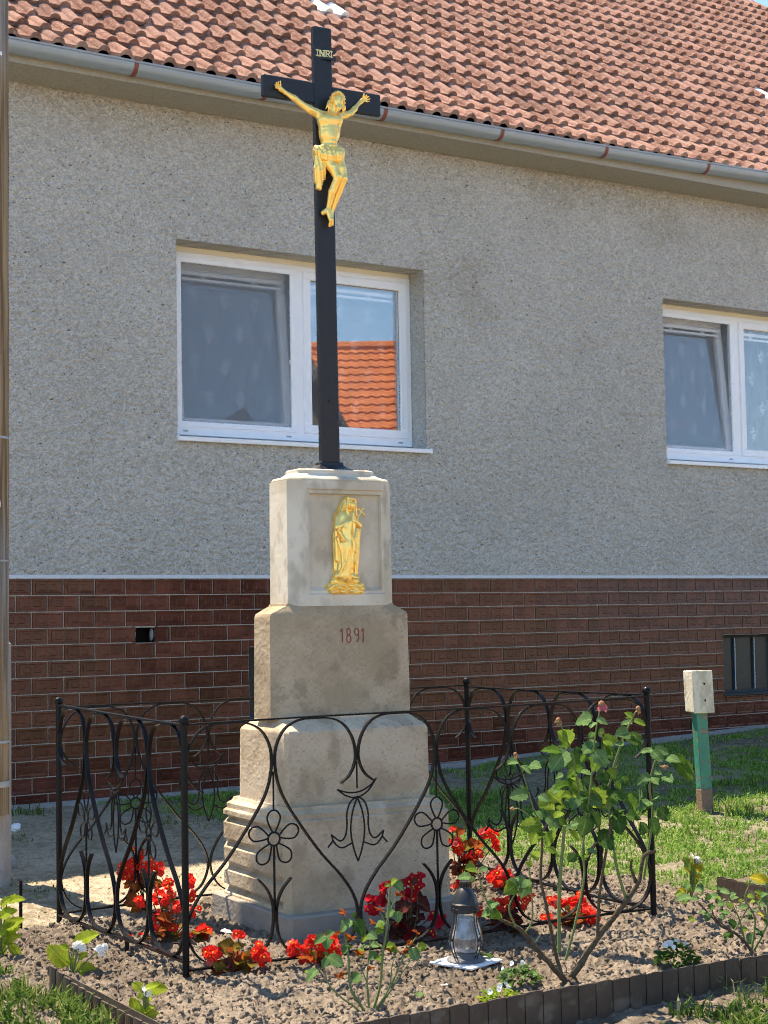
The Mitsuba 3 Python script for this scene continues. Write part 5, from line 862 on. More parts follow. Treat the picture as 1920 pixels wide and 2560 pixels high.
RED_PLANTS = [
('A',[-1.159, -4.446, 0.0],[[-1.181,-4.431,0.266,0.025],[-1.201,-4.418,0.223,0.025],[-1.232,-4.398,0.2,0.031],[-1.198,-4.42,0.163,0.031],[-1.164,-4.442,0.21,0.021],[-1.114,-4.475,0.221,0.025],[-1.101,-4.484,0.193,0.025],[-1.141,-4.457,0.17,0.017],[-1.242,-4.391,0.172,0.017]],[[-1.205,-4.415,0.136,-1.249,-4.386,0.113],[-1.205,-4.415,0.136,-1.182,-4.431,0.115],[-1.168,-4.439,0.115,-1.236,-4.395,0.077],[-1.169,-4.439,0.075,-1.226,-4.402,0.049],[-1.128,-4.466,0.11,-1.081,-4.497,0.129],[-1.162,-4.443,0.02,-1.229,-4.399,-0.026]]),
('B',[-1.395, -5.202, 0.0],[[-1.412,-5.191,0.196,0.034],[-1.394,-5.203,0.245,0.015],[-1.494,-5.137,0.176,0.017],[-1.455,-5.163,0.154,0.019],[-1.328,-5.247,0.244,0.022],[-1.322,-5.25,0.194,0.019],[-1.431,-5.178,0.082,0.034],[-1.367,-5.22,0.145,0.021],[-1.383,-5.21,0.074,0.019],[-1.395,-5.202,0.011,0.019],[-1.31,-5.258,0.119,0.017],[-1.431,-5.178,0.107,0.019]],[[-1.401,-5.198,0.11,-1.425,-5.183,0.121],[-1.401,-5.198,0.11,-1.382,-5.21,0.131],[-1.389,-5.206,0.057,-1.365,-5.222,0.038],[-1.389,-5.206,0.057,-1.407,-5.194,0.053],[-1.413,-5.19,0.046,-1.443,-5.17,0.019],[-1.442,-5.171,0.225,-1.46,-5.159,0.239],[-1.427,-5.181,0.153,-1.373,-5.216,0.163],[-1.371,-5.218,0.109,-1.373,-5.216,0.138],[-1.407,-5.194,0.029,-1.419,-5.186,0.004]]),
('B2',[-1.252, -5.156, 0.0],[[-1.222,-5.176,0.035,0.023],[-1.274,-5.142,0.018,0.019]],[[-1.252,-5.156,0.014,-1.246,-5.16,0.036],[-1.258,-5.152,0.004,-1.268,-5.146,0.015],[-1.252,-5.156,-0.0,-1.237,-5.166,-0.004],[-1.265,-5.148,-0.021,-1.234,-5.168,-0.029]]),
('C',[-1.486, -5.93, 0.0],[[-1.469,-5.942,0.156,0.019],[-1.548,-5.89,0.087,0.03],[-1.486,-5.931,0.057,0.019],[-1.407,-5.983,0.094,0.028],[-1.388,-5.995,0.062,0.019],[-1.502,-5.92,0.019,0.02],[-1.476,-5.937,-0.0,0.015],[-1.534,-5.899,0.097,0.02]],[[-1.486,-5.931,0.089,-1.534,-5.899,0.129],[-1.485,-5.931,0.102,-1.453,-5.952,0.13],[-1.48,-5.934,0.07,-1.502,-5.92,0.109],[-1.464,-5.945,0.038,-1.453,-5.952,0.095],[-1.486,-5.93,0.025,-1.507,-5.916,0.077],[-1.443,-5.959,0.057,-1.431,-5.967,0.101],[-1.47,-5.941,0.012,-1.442,-5.959,0.069],[-1.513,-5.913,0.039,-1.54,-5.895,0.071],[-1.497,-5.923,0.038,-1.491,-5.927,0.089],[-1.454,-5.952,0.025,-1.421,-5.973,0.056]]),
('D',[-1.153, -5.966, 0.0],[[-1.213,-5.926,0.083,0.029],[-1.158,-5.963,0.102,0.022],[-1.135,-5.978,0.088,0.026],[-1.097,-6.003,0.09,0.026],[-1.086,-6.01,0.058,0.022],[-1.158,-5.963,0.033,0.025],[-1.186,-5.944,0.033,0.015],[-1.219,-5.922,0.06,0.021]],[[-1.169,-5.955,0.053,-1.191,-5.941,0.079],[-1.158,-5.963,0.052,-1.136,-5.977,0.072],[-1.175,-5.952,0.033,-1.186,-5.944,0.06],[-1.136,-5.977,0.032,-1.125,-5.985,0.065],[-1.147,-5.97,0.039,-1.158,-5.963,0.072],[-1.119,-5.988,0.045,-1.108,-5.996,0.071]]),
('E',[-0.618, -5.823, 0.0],[[-0.633,-5.813,0.248,0.021],[-0.592,-5.84,0.255,0.023],[-0.586,-5.843,0.225,0.019],[-0.605,-5.831,0.207,0.023],[-0.627,-5.816,0.192,0.019],[-0.696,-5.771,0.22,0.019],[-0.7,-5.769,0.183,0.023],[-0.744,-5.739,0.165,0.027],[-0.738,-5.743,0.128,0.019],[-0.645,-5.805,0.06,0.023],[-0.617,-5.823,0.033,0.029],[-0.636,-5.811,0.041,0.019],[-0.538,-5.875,0.102,0.014],[-0.513,-5.891,0.079,0.021],[-0.539,-5.874,0.032,0.012]],[[-0.6,-5.835,0.17,-0.541,-5.873,0.139],[-0.599,-5.835,0.184,-0.559,-5.861,0.169],[-0.618,-5.822,0.163,-0.663,-5.793,0.126],[-0.606,-5.83,0.14,-0.585,-5.844,0.11],[-0.616,-5.824,0.107,-0.645,-5.805,0.082],[-0.588,-5.842,0.103,-0.563,-5.859,0.095],[-0.588,-5.842,0.11,-0.582,-5.846,0.088],[-0.633,-5.813,0.052,-0.686,-5.777,0.016],[-0.595,-5.838,0.059,-0.555,-5.864,0.043],[-0.612,-5.826,0.155,-0.632,-5.813,0.126],[-0.636,-5.81,0.244,-0.655,-5.798,0.26],[-0.605,-5.831,0.244,-0.586,-5.844,0.266]]),
('F',[0.304, -4.936, 0.0],[[0.264,-4.909,0.289,0.014],[0.28,-4.92,0.214,0.036],[0.267,-4.912,0.241,0.022],[0.381,-4.987,0.266,0.025],[0.426,-5.017,0.27,0.028],[0.434,-5.022,0.222,0.022],[0.329,-4.952,0.144,0.03],[0.365,-4.977,0.164,0.022],[0.273,-4.915,0.022,0.017],[0.3,-4.933,0.037,0.012],[0.294,-4.929,0.192,0.022]],[[0.286,-4.924,0.267,0.264,-4.91,0.305],[0.281,-4.921,0.273,0.313,-4.942,0.299],[0.281,-4.921,0.251,0.299,-4.933,0.256],[0.353,-4.968,0.202,0.34,-4.96,0.25],[0.353,-4.968,0.202,0.38,-4.986,0.244],[0.362,-4.974,0.207,0.403,-5.001,0.222],[0.334,-4.956,0.202,0.303,-4.935,0.219],[0.312,-4.941,0.192,0.344,-4.962,0.218],[0.279,-4.92,0.129,0.261,-4.908,0.134],[0.292,-4.928,0.102,0.26,-4.907,0.07],[0.314,-4.943,0.09,0.36,-4.973,0.095],[0.301,-4.934,0.069,0.318,-4.945,0.026]]),
('G',[0.413, -5.104, 0.0],[[0.387,-5.087,0.08,0.03],[0.401,-5.096,0.116,0.022],[0.428,-5.114,0.084,0.03],[0.37,-5.075,0.085,0.019],[0.431,-5.116,0.047,0.015]],[[0.4,-5.096,0.048,0.377,-5.081,0.027],[0.414,-5.105,0.058,0.436,-5.119,0.031],[0.405,-5.099,0.069,0.432,-5.116,0.063]]),
('G2',[-0.177, -5.901, 0.0],[[-0.206,-5.882,0.134,0.019],[-0.175,-5.902,0.138,0.022],[-0.155,-5.915,0.147,0.022],[-0.12,-5.938,0.132,0.018],[-0.191,-5.892,0.101,0.017],[-0.164,-5.909,0.064,0.014],[-0.269,-5.84,0.094,0.019],[-0.089,-5.959,0.154,0.015],[-0.255,-5.85,0.008,0.015],[-0.201,-5.885,0.0,0.027],[-0.216,-5.875,-0.008,0.014]],[[-0.191,-5.892,0.083,-0.206,-5.882,0.111],[-0.168,-5.907,0.101,-0.136,-5.928,0.105],[-0.176,-5.902,0.06,-0.114,-5.943,0.068],[-0.192,-5.891,0.065,-0.231,-5.866,0.056],[-0.169,-5.907,0.046,-0.122,-5.937,0.04],[-0.192,-5.891,0.037,-0.223,-5.87,0.024],[-0.16,-5.912,0.082,-0.152,-5.918,0.119]]),
('H',[0.16, -5.923, 0.0],[[0.083,-5.872,0.11,0.019],[0.103,-5.885,0.1,0.022],[0.134,-5.906,0.095,0.021],[0.187,-5.941,0.112,0.022],[0.178,-5.935,0.08,0.019],[0.217,-5.961,0.055,0.025],[0.237,-5.974,0.046,0.021],[0.221,-5.963,0.032,0.018],[0.077,-5.869,0.02,0.016],[0.109,-5.89,0.029,0.011],[0.192,-5.944,-0.005,0.014]],[[0.157,-5.922,0.047,0.138,-5.909,0.08],[0.161,-5.924,0.047,0.182,-5.938,0.08],[0.165,-5.927,0.028,0.201,-5.95,0.046],[0.157,-5.921,0.024,0.134,-5.906,0.048],[0.153,-5.918,0.019,0.117,-5.895,0.039],[0.169,-5.929,0.019,0.181,-5.937,0.047],[0.165,-5.926,0.009,0.158,-5.922,0.057]]),
]
WHITE_PLANTS = [
('W0',[-2.067, -5.045, 0.0],[[-2.071,-5.042,0.178,0.012]],[[-2.063,-5.047,0.187,-2.036,-5.065,0.223],[-2.043,-5.06,0.205,-1.993,-5.093,0.224],[-2.067,-5.045,0.141,-2.043,-5.06,0.177],[-2.059,-5.05,0.15,-2.016,-5.078,0.181],[-2.059,-5.05,0.086,-2.005,-5.085,0.14],[-2.055,-5.052,0.082,-2.013,-5.08,0.113],[-2.044,-5.06,0.05,-2.001,-5.088,0.076],[-2.059,-5.05,0.05,-2.024,-5.073,0.054],[-2.074,-5.04,0.032,-2.044,-5.06,0.004],[-2.036,-5.065,0.031,-1.997,-5.09,-0.01],[-2.067,-5.045,0.077,-2.044,-5.06,0.1],[-2.067,-5.045,0.123,-2.09,-5.029,0.16]]),
('W1',[-1.957, -5.518, 0.0],[[-1.935,-5.532,0.094,0.021],[-1.861,-5.581,0.089,0.021],[-1.94,-5.529,0.108,0.012]],[[-1.975,-5.506,0.026,-2.026,-5.472,0.096],[-1.967,-5.511,0.086,-1.993,-5.494,0.104],[-1.956,-5.518,0.095,-1.89,-5.562,0.141],[-1.957,-5.518,0.039,-1.971,-5.508,0.061],[-1.935,-5.532,0.051,-1.913,-5.547,0.072],[-1.949,-5.523,-0.004,-1.927,-5.537,0.034],[-1.931,-5.535,0.008,-1.88,-5.568,0.016],[-1.935,-5.532,-0.005,-1.913,-5.547,-0.031],[-1.953,-5.52,0.017,-1.964,-5.513,0.052],[-1.895,-5.559,-0.04,-1.884,-5.566,-0.053]]),
('W2',[-2.04, -6.356, 0.0],[[-2.038,-6.358,0.094,0.008]],[[-2.052,-6.348,0.095,-2.078,-6.331,0.114],[-2.046,-6.352,0.087,-2.062,-6.342,0.076],[-2.039,-6.357,0.098,-2.01,-6.376,0.12],[-2.033,-6.361,0.094,-1.988,-6.391,0.101],[-2.046,-6.352,0.076,-2.027,-6.365,0.06],[-2.059,-6.344,0.027,-2.078,-6.331,0.069],[-2.05,-6.35,0.019,-2.059,-6.344,0.053],[-2.046,-6.352,0.027,-2.02,-6.369,0.049],[-2.043,-6.354,0.015,-2.008,-6.378,0.026],[-2.053,-6.348,0.008,-2.072,-6.335,0.016],[-2.037,-6.359,0.023,-2.03,-6.363,0.041]]),
('W3',[0.901, -5.88, 0.0],[[0.924,-5.895,0.192,0.012],[0.937,-5.903,0.177,0.012],[0.93,-5.898,0.186,0.008]],[[0.904,-5.882,0.131,0.89,-5.872,0.187],[0.911,-5.886,0.168,0.911,-5.886,0.186],[0.915,-5.889,0.137,0.947,-5.91,0.164],[0.92,-5.892,0.133,0.952,-5.913,0.148],[0.907,-5.883,0.112,0.886,-5.87,0.14],[0.919,-5.892,0.099,0.941,-5.906,0.111],[0.912,-5.887,0.105,0.902,-5.88,0.124],[0.919,-5.891,0.068,0.909,-5.885,0.096],[0.924,-5.895,0.074,0.93,-5.899,0.096],[0.884,-5.868,0.028,0.86,-5.853,0.054],[0.876,-5.863,0.032,0.849,-5.845,0.023],[0.886,-5.87,0.038,0.903,-5.881,0.056],[0.891,-5.873,0.019,0.88,-5.866,0.007]]),
('W4',[0.829, -6.425, 0.0],[],[[0.824,-6.422,0.183,0.781,-6.394,0.216],[0.834,-6.429,0.177,0.815,-6.416,0.2],[0.813,-6.415,0.131,0.789,-6.399,0.146],[0.809,-6.412,0.142,0.821,-6.42,0.139],[0.816,-6.416,0.044,0.796,-6.404,0.056],[0.82,-6.419,0.015,0.83,-6.426,0.04],[0.813,-6.414,0.116,0.794,-6.402,0.131]]),
]
tag('rose_bush', 'tall leggy rose bush with withered blooms in front of the fence', 'rose bush'); rose('rose_bush', STEMS, LEAVES, HIPS, [], zoff=.012)
_c = np.array([-.49, -6.83, .72])
for q in range(24):     # leaves deeper in the bush
    B = _c + RIGHT * rng.normal(0, .095) + np.array([0, 0, rng.normal(0, .105)]) - TOCAM * rng.uniform(-.08, .14); d = np.array([0, 0, rng.uniform(-1, .15)]) + RIGHT * rng.normal(0, .7) + TOCAM * rng.normal(0, .5); L = rng.uniform(.035, .075)
    copy(fast_num('rose_bush__leaf'), LEAF[(int(rng.integers(3)), int(rng.choice([0, 1, 1, 2, 2, 3])))], aim(B, B + d / np.linalg.norm(d) * L, TOCAM * rng.uniform(.2, 1) + np.array([0, 0, .8]) + RIGHT * rng.normal(0, .6), 1.2))
tag('rose_bush_001', 'small young rose with reddish shoot tips in front of the pedestal', 'rose bush'); rose('rose_bush_001', STEMS2, LEAVES2, [], TIPS2, zoff=.01)
tag('rose_bush_002', 'low spreading rose with grey-green leaves at the lawn end of the front edging', 'rose bush'); rose('rose_bush_002', STEMS3, LEAVES3, [], [], zoff=.012)
# thorns and a dark stump at the foot of the tall rose
put('rose_bush__stump', mv(roughen(trimesh.creation.icosphere(3, .030), .014, 40, 3), -.578, -6.792, .012), 'stem_brown', True)

def petal(w, L, cup, seed):
    r = np.random.default_rng(seed); V = []; f = r.normal(0, .05); t = r.normal(0, .15)
    for a in np.linspace(0, 1, 5):
        hw = w / 2 * (.22, .70, .98, .92, .48)[int(round(a * 4))]
        for b in (-1, -.5, 0, .5, 1): V.append((hw * b, L * a * (1 - .06 * b * b), cup * L * a * a + .16 * L * b * b * a + t * hw * b + .03 * L * r.normal() + f * L * math.sin(5 * a)))
    return tm(V, [[i * 5 + j, i * 5 + j + 1, i * 5 + j + 6, i * 5 + j + 5] for i in range(4) for j in range(4)])
def bloom(seed, n=4, R=.016):
    """An open flower facing +z."""
    r = np.random.default_rng(seed); out = []
    for k in range(n):
        a = 2 * math.pi * k / n + r.normal(0, .15); big = (k % 2 == 0) if n == 4 else True; p = petal(R * (1.25 if big else .85), R * (1.0 if big else .85), .25 + .15 * r.random(), seed * 7 + k); out.append(mv(p, rz=a))
    return cat(out)
RED = [mikit.ply(bloom(q, 4, .0155), ('petal_red', 'petal_scarlet')[q % 2], True) for q in range(4)] + [mikit.ply(bloom(9, 4, .014), 'petal_pink', True)]; SHADED_RED = [mikit.ply(bloom(q, 4, .0155), 'petal_red_shaded', True) for q in range(3)]  # the dark blooms carry the shade of the pedestal in their colour
WHT = [mikit.ply(bloom(20 + q, 5, .0150), 'petal_white', True) for q in range(3)]
EYE = mikit.ply(mv(trimesh.creation.icosphere(1, .0034), 0, 0, .003), 'stamen', True)
def spin(nrm, c, s=1.0):
    z = nrm / np.linalg.norm(nrm); x = np.cross([.3, .2, .9], z); x /= np.linalg.norm(x); a = rng.uniform(0, 6.28); y = np.cross(z, x); x, y = x * math.cos(a) + y * math.sin(a), y * math.cos(a) - x * math.sin(a)
    m = np.eye(4); m[:3, 0], m[:3, 1], m[:3, 2], m[:3, 3] = x * s, y * s, z * s, c; return m
def begonia(key, label, base, clusters, leaves, tones, group=None):
    tag(key, label, 'begonia', group); g = float(gz(base[0], base[1])); base = np.array([base[0], base[1], g - .01]); stems = []
    top = np.mean([c[:3] for c in clusters], axis=0) if clusters else base + [0, 0, .1]
    for x, y, z, r in clusters:
        c = np.array([x, y, z + max(0, g)]) + TOCAM * rng.normal(0, .025); n = max(3, int(round((r / .0088) ** 2 * 1.15)))
        stems.append(tube(spline([base + rng.normal(0, .006, 3), (base * .55 + c * .45) + np.array([*rng.normal(0, .012, 2), .01]), c], 4), .0026, 5))
        for q in range(n):
            u = rng.normal(0, 1, 3); u /= np.linalg.norm(u); p = c + u * r * rng.uniform(.35, 1.2); f = fast_num(key + '__flower'); nv = u * .7 + TOCAM * .8 + [0, 0, .45]
            p[2] = max(p[2], g + .006); m = spin(nv, p, rng.uniform(.95, 1.4)); copy(f, SHADED_RED[int(rng.integers(3))] if tones[0] == 1 else RED[int(rng.choice(5, p=[.225, .225, .225, .225, .10]))], m)
            if rng.random() < .4: copy(f + '__centre', EYE, m)
    for a in leaves:
        B, P = np.array(a[:3]), np.array(a[3:]); o = TOCAM * rng.normal(0, .03); B = B + o + [0, 0, max(0, g)]; P = P + o + TOCAM * rng.uniform(-.01, .03) + [0, 0, max(0, g)]
        copy(fast_num(key + '__leaf'), BEG[(int(rng.integers(3)), int(rng.choice(3, p=tones)))], aim(B, P, TOCAM * rng.uniform(.4, 1) + [0, 0, .8] + RIGHT * rng.normal(0, .5), 1.25)); stems.append(tube([base, B * .5 + base * .5 + [0, 0, .01], B], .0026, 5))
    for q in range(len(leaves) + 4):   # leaves deeper in the plant
        t = rng.uniform(.15, .8); B = base + (top - base) * t + np.array([*rng.normal(0, .025, 2), 0]); a = rng.uniform(0, 6.28); P = B + np.array([math.cos(a) * .065, math.sin(a) * .065, rng.uniform(-.01, .045)]); P[2] = max(P[2], g + .01)
        copy(fast_num(key + '__leaf'), BEG[(int(rng.integers(3)), int(rng.choice(3, p=tones)))], aim(B, P, np.array([0, 0, 1.0]) + TOCAM * rng.normal(0, .5), 1.0))
    put(key + '__stem', cat(stems), 'stem_brown', 40)
RED_LABEL = {'A': ('tall red begonia behind, deepest in the pole-side corner of the fence', [.3, .6, .1]), 'B': ('large red begonia with reddish leaves beside the corner fence post', [.25, .5, .25]), 'B2': ('tiny red begonia between the corner post and the grey foundation', [.2, .3, .5]),
  'C': ('red begonia with bronze upright leaves inside the front fence beside the corner post', [.1, .45, .45]), 'D': ('low red begonia below the near corner of the pedestal foundation', [.1, .4, .5]), 'E': ('red begonia in front of the pedestal, whose shade is put into its dark leaves and petals', [1, 0, 0]),  # E takes only the darkest leaf tone, standing for the pedestal shade
  'F': ('tall scarlet begonia with orange leaves beside the lawn side of the pedestal', [.2, .75, .05]), 'G': ('small bright red begonia behind the lantern, next to the scarlet one', [.4, .5, .1]), 'G2': ('red begonia behind the lantern lid, half covered by rose leaves', [.7, .3, 0]), 'H': ('low red begonia seen through the stems of the tall rose', [.1, .5, .4])}
for nm, base, cl, lv in RED_PLANTS:
    begonia(num('red_begonia'), RED_LABEL[nm][0], base, cl, lv, RED_LABEL[nm][1], 'red begonias in the bed')
WHITE_LABEL = {'W0': 'yellow-green begonia beside the iron stake', 'W1': 'light green begonia with two white blooms at the end of the sunlit edging', 'W2': 'small light green begonia inside the sunlit edging, lowest of its row', 'W3': 'yellow begonia with one white bloom between lawn and soil', 'W4': 'yellowing begonia half hidden behind the low spreading rose'}
for nm, base, cl, lv in WHITE_PLANTS:
    key = tag(num('white_begonia'), WHITE_LABEL[nm], 'begonia', 'pale begonias along the edging'); g = float(gz(base[0], base[1])); b = np.array([base[0], base[1], g - .01]); st = []
    for x, y, z, r in cl:
        c = np.array([x, y, z + max(0, g)]); st.append(tube(spline([b, (b + c) / 2 + [.005, 0, .01], c], 4), .0028, 5))
        for q in range(max(2, int((r / .009) ** 2))):
            u = rng.normal(0, 1, 3); u /= np.linalg.norm(u); copy(fast_num(key + '__flower'), WHT[int(rng.integers(3))], spin(u + TOCAM, c + u * r * .6, 1.0))
    for a in lv:
        o = TOCAM * rng.normal(0, .015); B, P = np.array(a[:3]) + o + [0, 0, max(0, g)], np.array(a[3:]) + o + [0, 0, max(0, g)]; tone = (int(rng.choice([3, 4], p=[.4, .6])) if nm in ('W3', 'W4') else 5)
        copy(fast_num(key + '__leaf'), BRI[(int(rng.integers(3)), tone)], aim(B, P + (P - B) * .15, TOCAM * rng.uniform(.4, 1) + [0, 0, .8] + RIGHT * rng.normal(0, .4), 1.25)); st.append(tube([b, B * .6 + b * .4, B], .0030, 5))
    put(key + '__stem', cat(st), 'stem_green', 40)
def mound(label, x, y, R, h, nl, nf, tones):
    """A low cushion of small leaves with white flowers."""
    key = tag(num('bedding_plant'), label, 'plant', 'white bedding plants along the front edging'); g = float(gz(x, y)); ms = {t: [] for t in tones}; lf = [leaf_mesh(.42, .1, .25, .2, 50 + q, 5, 3) for q in range(3)]
    for q in range(nl):
        a = rng.uniform(0, 6.28); t = rng.random() ** .5; e = math.acos(rng.uniform(0, 1)); p = np.array([x + R * t * math.cos(a) * .8, y + R * t * math.sin(a) * .8, g + h * (1 - t * t * .75) * rng.uniform(.25, 1)])
        d = np.array([math.cos(a), math.sin(a), rng.uniform(-.2, .9)]); L = rng.uniform(.022, .040); m = lf[q % 3].copy(); m.apply_transform(aim(p, p + d / np.linalg.norm(d) * L, np.array([0, 0, 1.0]) + rng.normal(0, .4, 3))); ms[tones[int(rng.integers(len(tones)))]].append(m)
    for k, t in enumerate(tones):
        q = num(key + '__leaves'); put(q, cat(ms[t]), f'leaf_{t}', True); labels[q] = {'kind': 'stuff'}
    for q in range(nf):
        a = rng.uniform(0, 6.28); t = rng.uniform(.1, .95); p = np.array([x + R * t * math.cos(a), y + R * t * math.sin(a), g + h * (1.12 - t * t * .6)]); copy(fast_num(key + '__flower'), WHT[int(rng.integers(3))], spin(np.array([math.cos(a) * .8, math.sin(a) * .8, .5]) + TOCAM * .5, p, rng.uniform(.55, .85)))
mound('dark leafy bedding plant with two white flowers beside the foot of the tall rose', -.735, -6.700, .072, .070, 120, 3, (0, 2)); mound('yellow-green bedding plant with white flowers at the edging in front of the lantern', -.925, -6.845, .085, .055, 130, 6, (5, 3))
mound('dense bedding plant with many white flowers between the two larger roses', -.115, -6.86, .088, .072, 160, 14, (1, 0))

# ---- grass, clods and litter
def blades(n, sampler, hmin, hmax, seed, width=.0040, cols=((.05, .10, .018), (.09, .16, .03), (.16, .21, .05))):
    r = np.random.default_rng(seed); P = sampler(r, n); n = len(P); h = r.uniform(hmin, hmax, n) * (.6 + .8 * r.random(n) ** 2); a = r.uniform(0, 2 * np.pi, n); ln = r.uniform(.15, 1.0, n) * h
    z = gz(P[:, 0], P[:, 1]) - .004; b = np.stack([P[:, 0], P[:, 1], z], 1); d = np.stack([np.cos(a), np.sin(a), 0 * a], 1); s = np.stack([-np.sin(a + r.normal(0, .8, n)), np.cos(a), 0 * a], 1) * (width * r.uniform(.6, 1.3, n))[:, None]
    m = b + d * (ln * .35)[:, None] + np.stack([0 * h, 0 * h, h * .62], 1); e = b + d * ln[:, None] + np.stack([0 * h, 0 * h, h * r.uniform(.7, 1.0, n)], 1)
    V = np.stack([b - s, b + s, m - s * .8, m + s * .8, e], 1).reshape(-1, 3); k = np.arange(n)[:, None] * 5; F = np.concatenate([k + [[0, 1, 3]], k + [[0, 3, 2]], k + [[2, 3, 4]]], 1).reshape(-1, 3)
    t = r.random(n); cc = np.array(cols); c = np.where((t < .5)[:, None], cc[0] + (cc[1] - cc[0]) * (t * 2)[:, None], cc[1] + (cc[2] - cc[1]) * (t * 2 - 1)[:, None]); dry = r.random(n) < .05; c[dry] = (.36, .33, .16)
    return tm(V, F), np.repeat(c, 5, 0)
def region(x0, x1, y0, y1, keep):
    def f(r, n):
        P = np.stack([r.uniform(x0, x1, n), r.uniform(y0, y1, n)], 1); q = keep(P[:, 0], P[:, 1], meshkit.fbm(np.stack([P[:, 0] * 2.2, P[:, 1] * 2.2, 0 * P[:, 0]], -1), 3, 21), meshkit.fbm(np.stack([P[:, 0] * 9, P[:, 1] * 9, 0 * P[:, 0]], -1), 2, 22)); return P[r.random(n) < q]
    return f
cl01 = lambda v: np.clip(v, 0, 1)
def lawn(x, y, a, b):
    edge = cl01((x - (1.12 + .18 * (y + 5.6) * (y < -5.6) - .10 * (y + 5.3) * (y > -5.3)) + (a - .5) * .9) / .25)       # the lawn begins beyond the fence
    back = cl01((x - 1.75 + (a - .5) * 2.0) / .6) * (y > -3.6)
    return np.where(y > -3.6, np.maximum(edge, back * .8), edge) * cl01(.15 + 2.6 * (b - .34)) * cl01((y + 6.6) / .2) * np.where(y > -2.6, cl01(.35 + 3.2 * (a - .42)), 1)
m, c = blades(330000, region(.2, 7.5, -6.6, -.12, lawn), .018, .050, 31, cols=((.09, .18, .028), (.19, .35, .06), (.31, .42, .11))); put('grass', m, 'grass_blade', color=c); labels['grass'] = {'label': 'short patchy lawn between the fence and the house', 'category': 'grass', 'kind': 'stuff'}
tuft = lambda cx, cy, R: (lambda x, y, a, b: cl01((R - np.hypot(x - cx, y - cy)) / (R * .6)) * cl01(3 * (b - .3)))
parts = [blades(16000, region(-2.75, -2.12, -6.5, -5.35, lambda x, y, a, b: cl01((-2.17 - x + (b - .5) * .15) / .12) * cl01(2.6 * (b - .30))), .03, .075, 41), blades(22000, region(-1.2, 1.0, -7.9, -7.10, lambda x, y, a, b: cl01((-7.12 - .09 * (x < -.45) - y + (b - .5) * .25 + .22 * (x + .3)) / .25) * cl01(2.6 * (b - .36))), .03, .085, 42)]
for q, (cx, cy, R, n, h) in enumerate(((-.18, -.34, .20, 420, .09), (1.05, -.5, .22, 220, .06), (-.95, -1.6, .35, 500, .05), (.55, -1.5, .5, 900, .05), (-.65, -3.7, .22, 160, .03), (-1.35, -3.65, .2, 140, .03), (-1.3, -3.2, .25, 160, .03), (2.55, -2.0, .4, 700, .14), (3.5, -3.65, .25, 500, .13), (4.6, -3.0, .6, 900, .13), (2.6, -4.0, .5, 500, .11))):
    parts.append(blades(n, region(cx - R, cx + R, cy - R, cy + R, tuft(cx, cy, R)), h * .35, h, 50 + q))
put('grass_001', cat([p[0] for p in parts]), 'grass_blade', color=np.vstack([p[1] for p in parts])); labels['grass_001'] = {'label': 'loose grass tufts along the edgings and the foot of the house', 'category': 'grass', 'kind': 'stuff'}
r = np.random.default_rng(77); sph = trimesh.creation.icosphere(1, 1.0); var = [roughen(sph, .45, 1.7, q) for q in range(6)] + [roughen(trimesh.creation.icosphere(0, 1.0), .5, 1.7, q) for q in range(6)]
def scatter(key, n, box_, lo, hi, keep, mat):
    x, y = r.uniform(box_[0], box_[1], n), r.uniform(box_[2], box_[3], n); q = keep(x, y); x, y = x[q], y[q]; n = len(x); s = lo + (hi - lo) * r.random(n) ** 3; z = gz(x, y); a = r.uniform(0, 6.28, n); w = r.uniform(.6, 1, (n, 2)); V, F, o = [], [], 0
    for k in range(12):
        i = np.nonzero((np.arange(n) % 6 == k % 6) & ((s < .0085) == (k >= 6)))[0]; m = var[k]; v = m.vertices[None] * s[i, None, None] * np.stack([np.ones(len(i)), w[i, 0], w[i, 1]], 1)[:, None]; c_, s_ = np.cos(a[i])[:, None], np.sin(a[i])[:, None]
        V.append(np.stack([v[..., 0] * c_ - v[..., 1] * s_ + x[i, None], v[..., 0] * s_ + v[..., 1] * c_ + y[i, None], v[..., 2] + (z[i] + s[i] * .1)[:, None]], -1).reshape(-1, 3)); F.append((m.faces[None] + (np.arange(len(i)) * len(m.vertices))[:, None, None]).reshape(-1, 3) + o); o += len(i) * len(m.vertices)
    put(key, tm(np.vstack(V), np.vstack(F)), mat, True)
scatter('soil_clods', 19000, (-2.6, 1.15, -7.03, -4.3), .0028, .0130, lambda x, y: ~((np.abs(x + .55) < .44) & (np.abs(y + 5.15) < .42)) & (bedness(x, y) > .4) & (np.hypot(x - lx, y - ly) > .11), 'earth'); labels['soil_clods'] = {'label': 'crumbly clods of dug soil in the flower bed', 'category': 'soil', 'kind': 'stuff'}
scatter('pebbles', 3200, (-2.6, 2.2, -4.4, -.2), .0022, .011, lambda x, y: x == x, 'earth'); labels['pebbles'] = {'label': 'small pebbles and crumbs on the sandy ground by the house', 'category': 'pebbles', 'kind': 'stuff'}
n = 420; x, y = r.uniform(-2.4, 1.1, n), r.uniform(-7.0, -3.2, n); q = ~((np.abs(x + .55) < .46) & (np.abs(y + 5.15) < .44)); x, y = x[q], y[q]; n = len(x); a = r.uniform(0, 6.28, n); L = r.uniform(.010, .034, n); z = gz(x, y) + .010; d = np.stack([np.cos(a), np.sin(a), r.uniform(-.2, .3, n)], 1) * L[:, None]; s = np.stack([-np.sin(a), np.cos(a), 0 * a], 1) * r.uniform(.001, .0035, n)[:, None]; p = np.stack([x, y, z], 1)
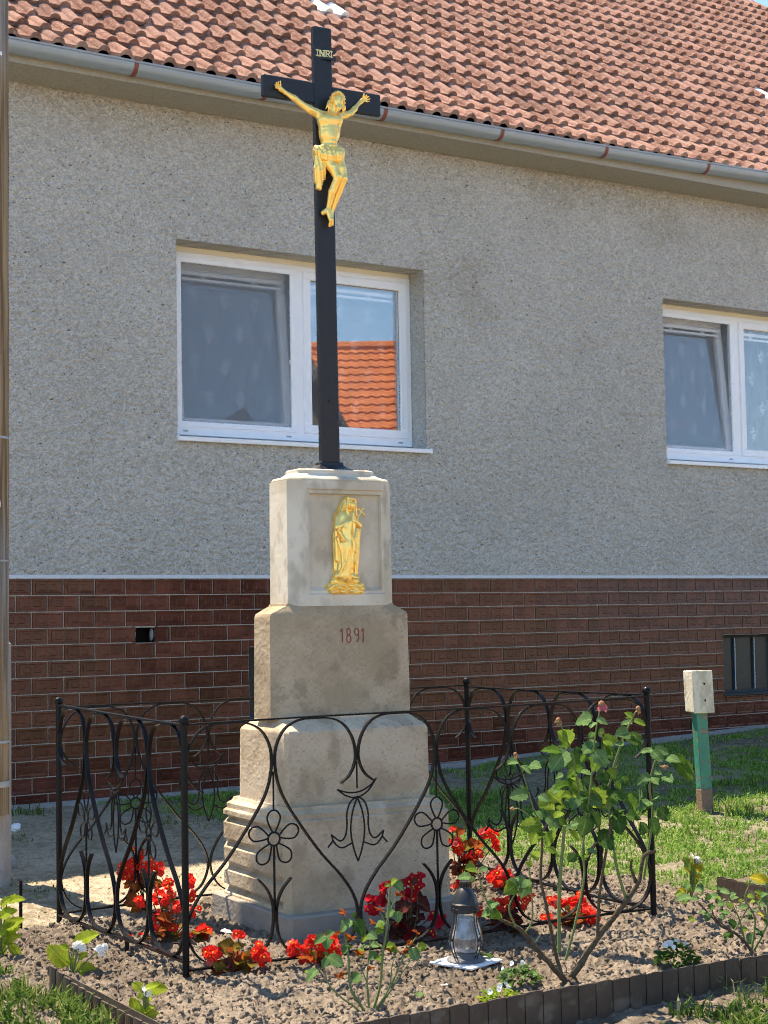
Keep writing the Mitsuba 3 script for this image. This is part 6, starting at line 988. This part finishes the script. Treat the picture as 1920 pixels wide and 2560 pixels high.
put('dry_litter', tm(np.stack([p - s, p + s, p + d + s * .4, p + d - s * .4], 1).reshape(-1, 3), (np.arange(n) * 4)[:, None] + [[0, 1, 2, 3]]), 'dry_petal'); labels['dry_litter'] = {'label': 'bits of straw and dry leaf on the soil', 'category': 'litter', 'kind': 'stuff'}
def litter(key, label, cat_, x, y, s, mat, seed, group=None):
    k = tag(num(key), label, cat_, group); p = leaf_mesh(.8, .2, -.1, .4, seed); d = np.array([math.cos(seed), math.sin(seed), .15]) * s; B = np.array([x, y, float(gz(x, y)) + .008]); m = p.copy(); m.apply_transform(aim(B, B + d, np.array([0, 0, 1.0]) + RIGHT * .2)); put(k, m, mat, True)
litter('fallen_leaf', 'pale grey-green rose leaf fallen on the soil in front of the lantern plants', 'leaf', -1.135, -6.64, .045, 'leaf_2', 1); litter('fallen_leaf', 'fallen jagged leaf on the shaded soil beside the lantern', 'leaf', -.60, -6.36, .05, 'leaf_0', 2); litter('fallen_leaf', 'pale curled leaf on the soil between the corner post and the pedestal', 'leaf', -1.155, -5.30, .055, 'petal_white', 3)
litter('fallen_petal', 'white petal fallen on the soil, nearest the small young rose', 'petal', -1.05, -6.54, .03, 'petal_white', 4); litter('fallen_petal', 'white petal fallen on the soil, nearest the lantern', 'petal', -1.01, -6.60, .03, 'petal_white', 5); litter('fallen_petal', 'red petal fallen under the large begonia, nearer the fence rail', 'petal', -1.545, -5.10, .03, 'petal_red', 6); litter('fallen_petal', 'red petal fallen under the large begonia, nearer the plant', 'petal', -1.50, -5.13, .03, 'petal_red', 7); litter('fallen_petal', 'fallen white blossom on the soil outside the fence rail', 'petal', -1.71, -5.21, .05, 'petal_white', 8)
k = tag('paper_scrap', 'crumpled white paper scrap on the bare ground by the house wall', 'paper'); put(k, mv(roughen(trimesh.creation.icosphere(2, .034), .016, 25, 5), -.62, -1.32, .03), 'label_white', False)
k = tag('loose_stone', 'pale stone lying at the foot of the concrete pole stub', 'stone'); put(k, mv(roughen(trimesh.creation.icosphere(3, .055), .02, 18, 6), -1.20, -2.75, .02), 'concrete', 40)
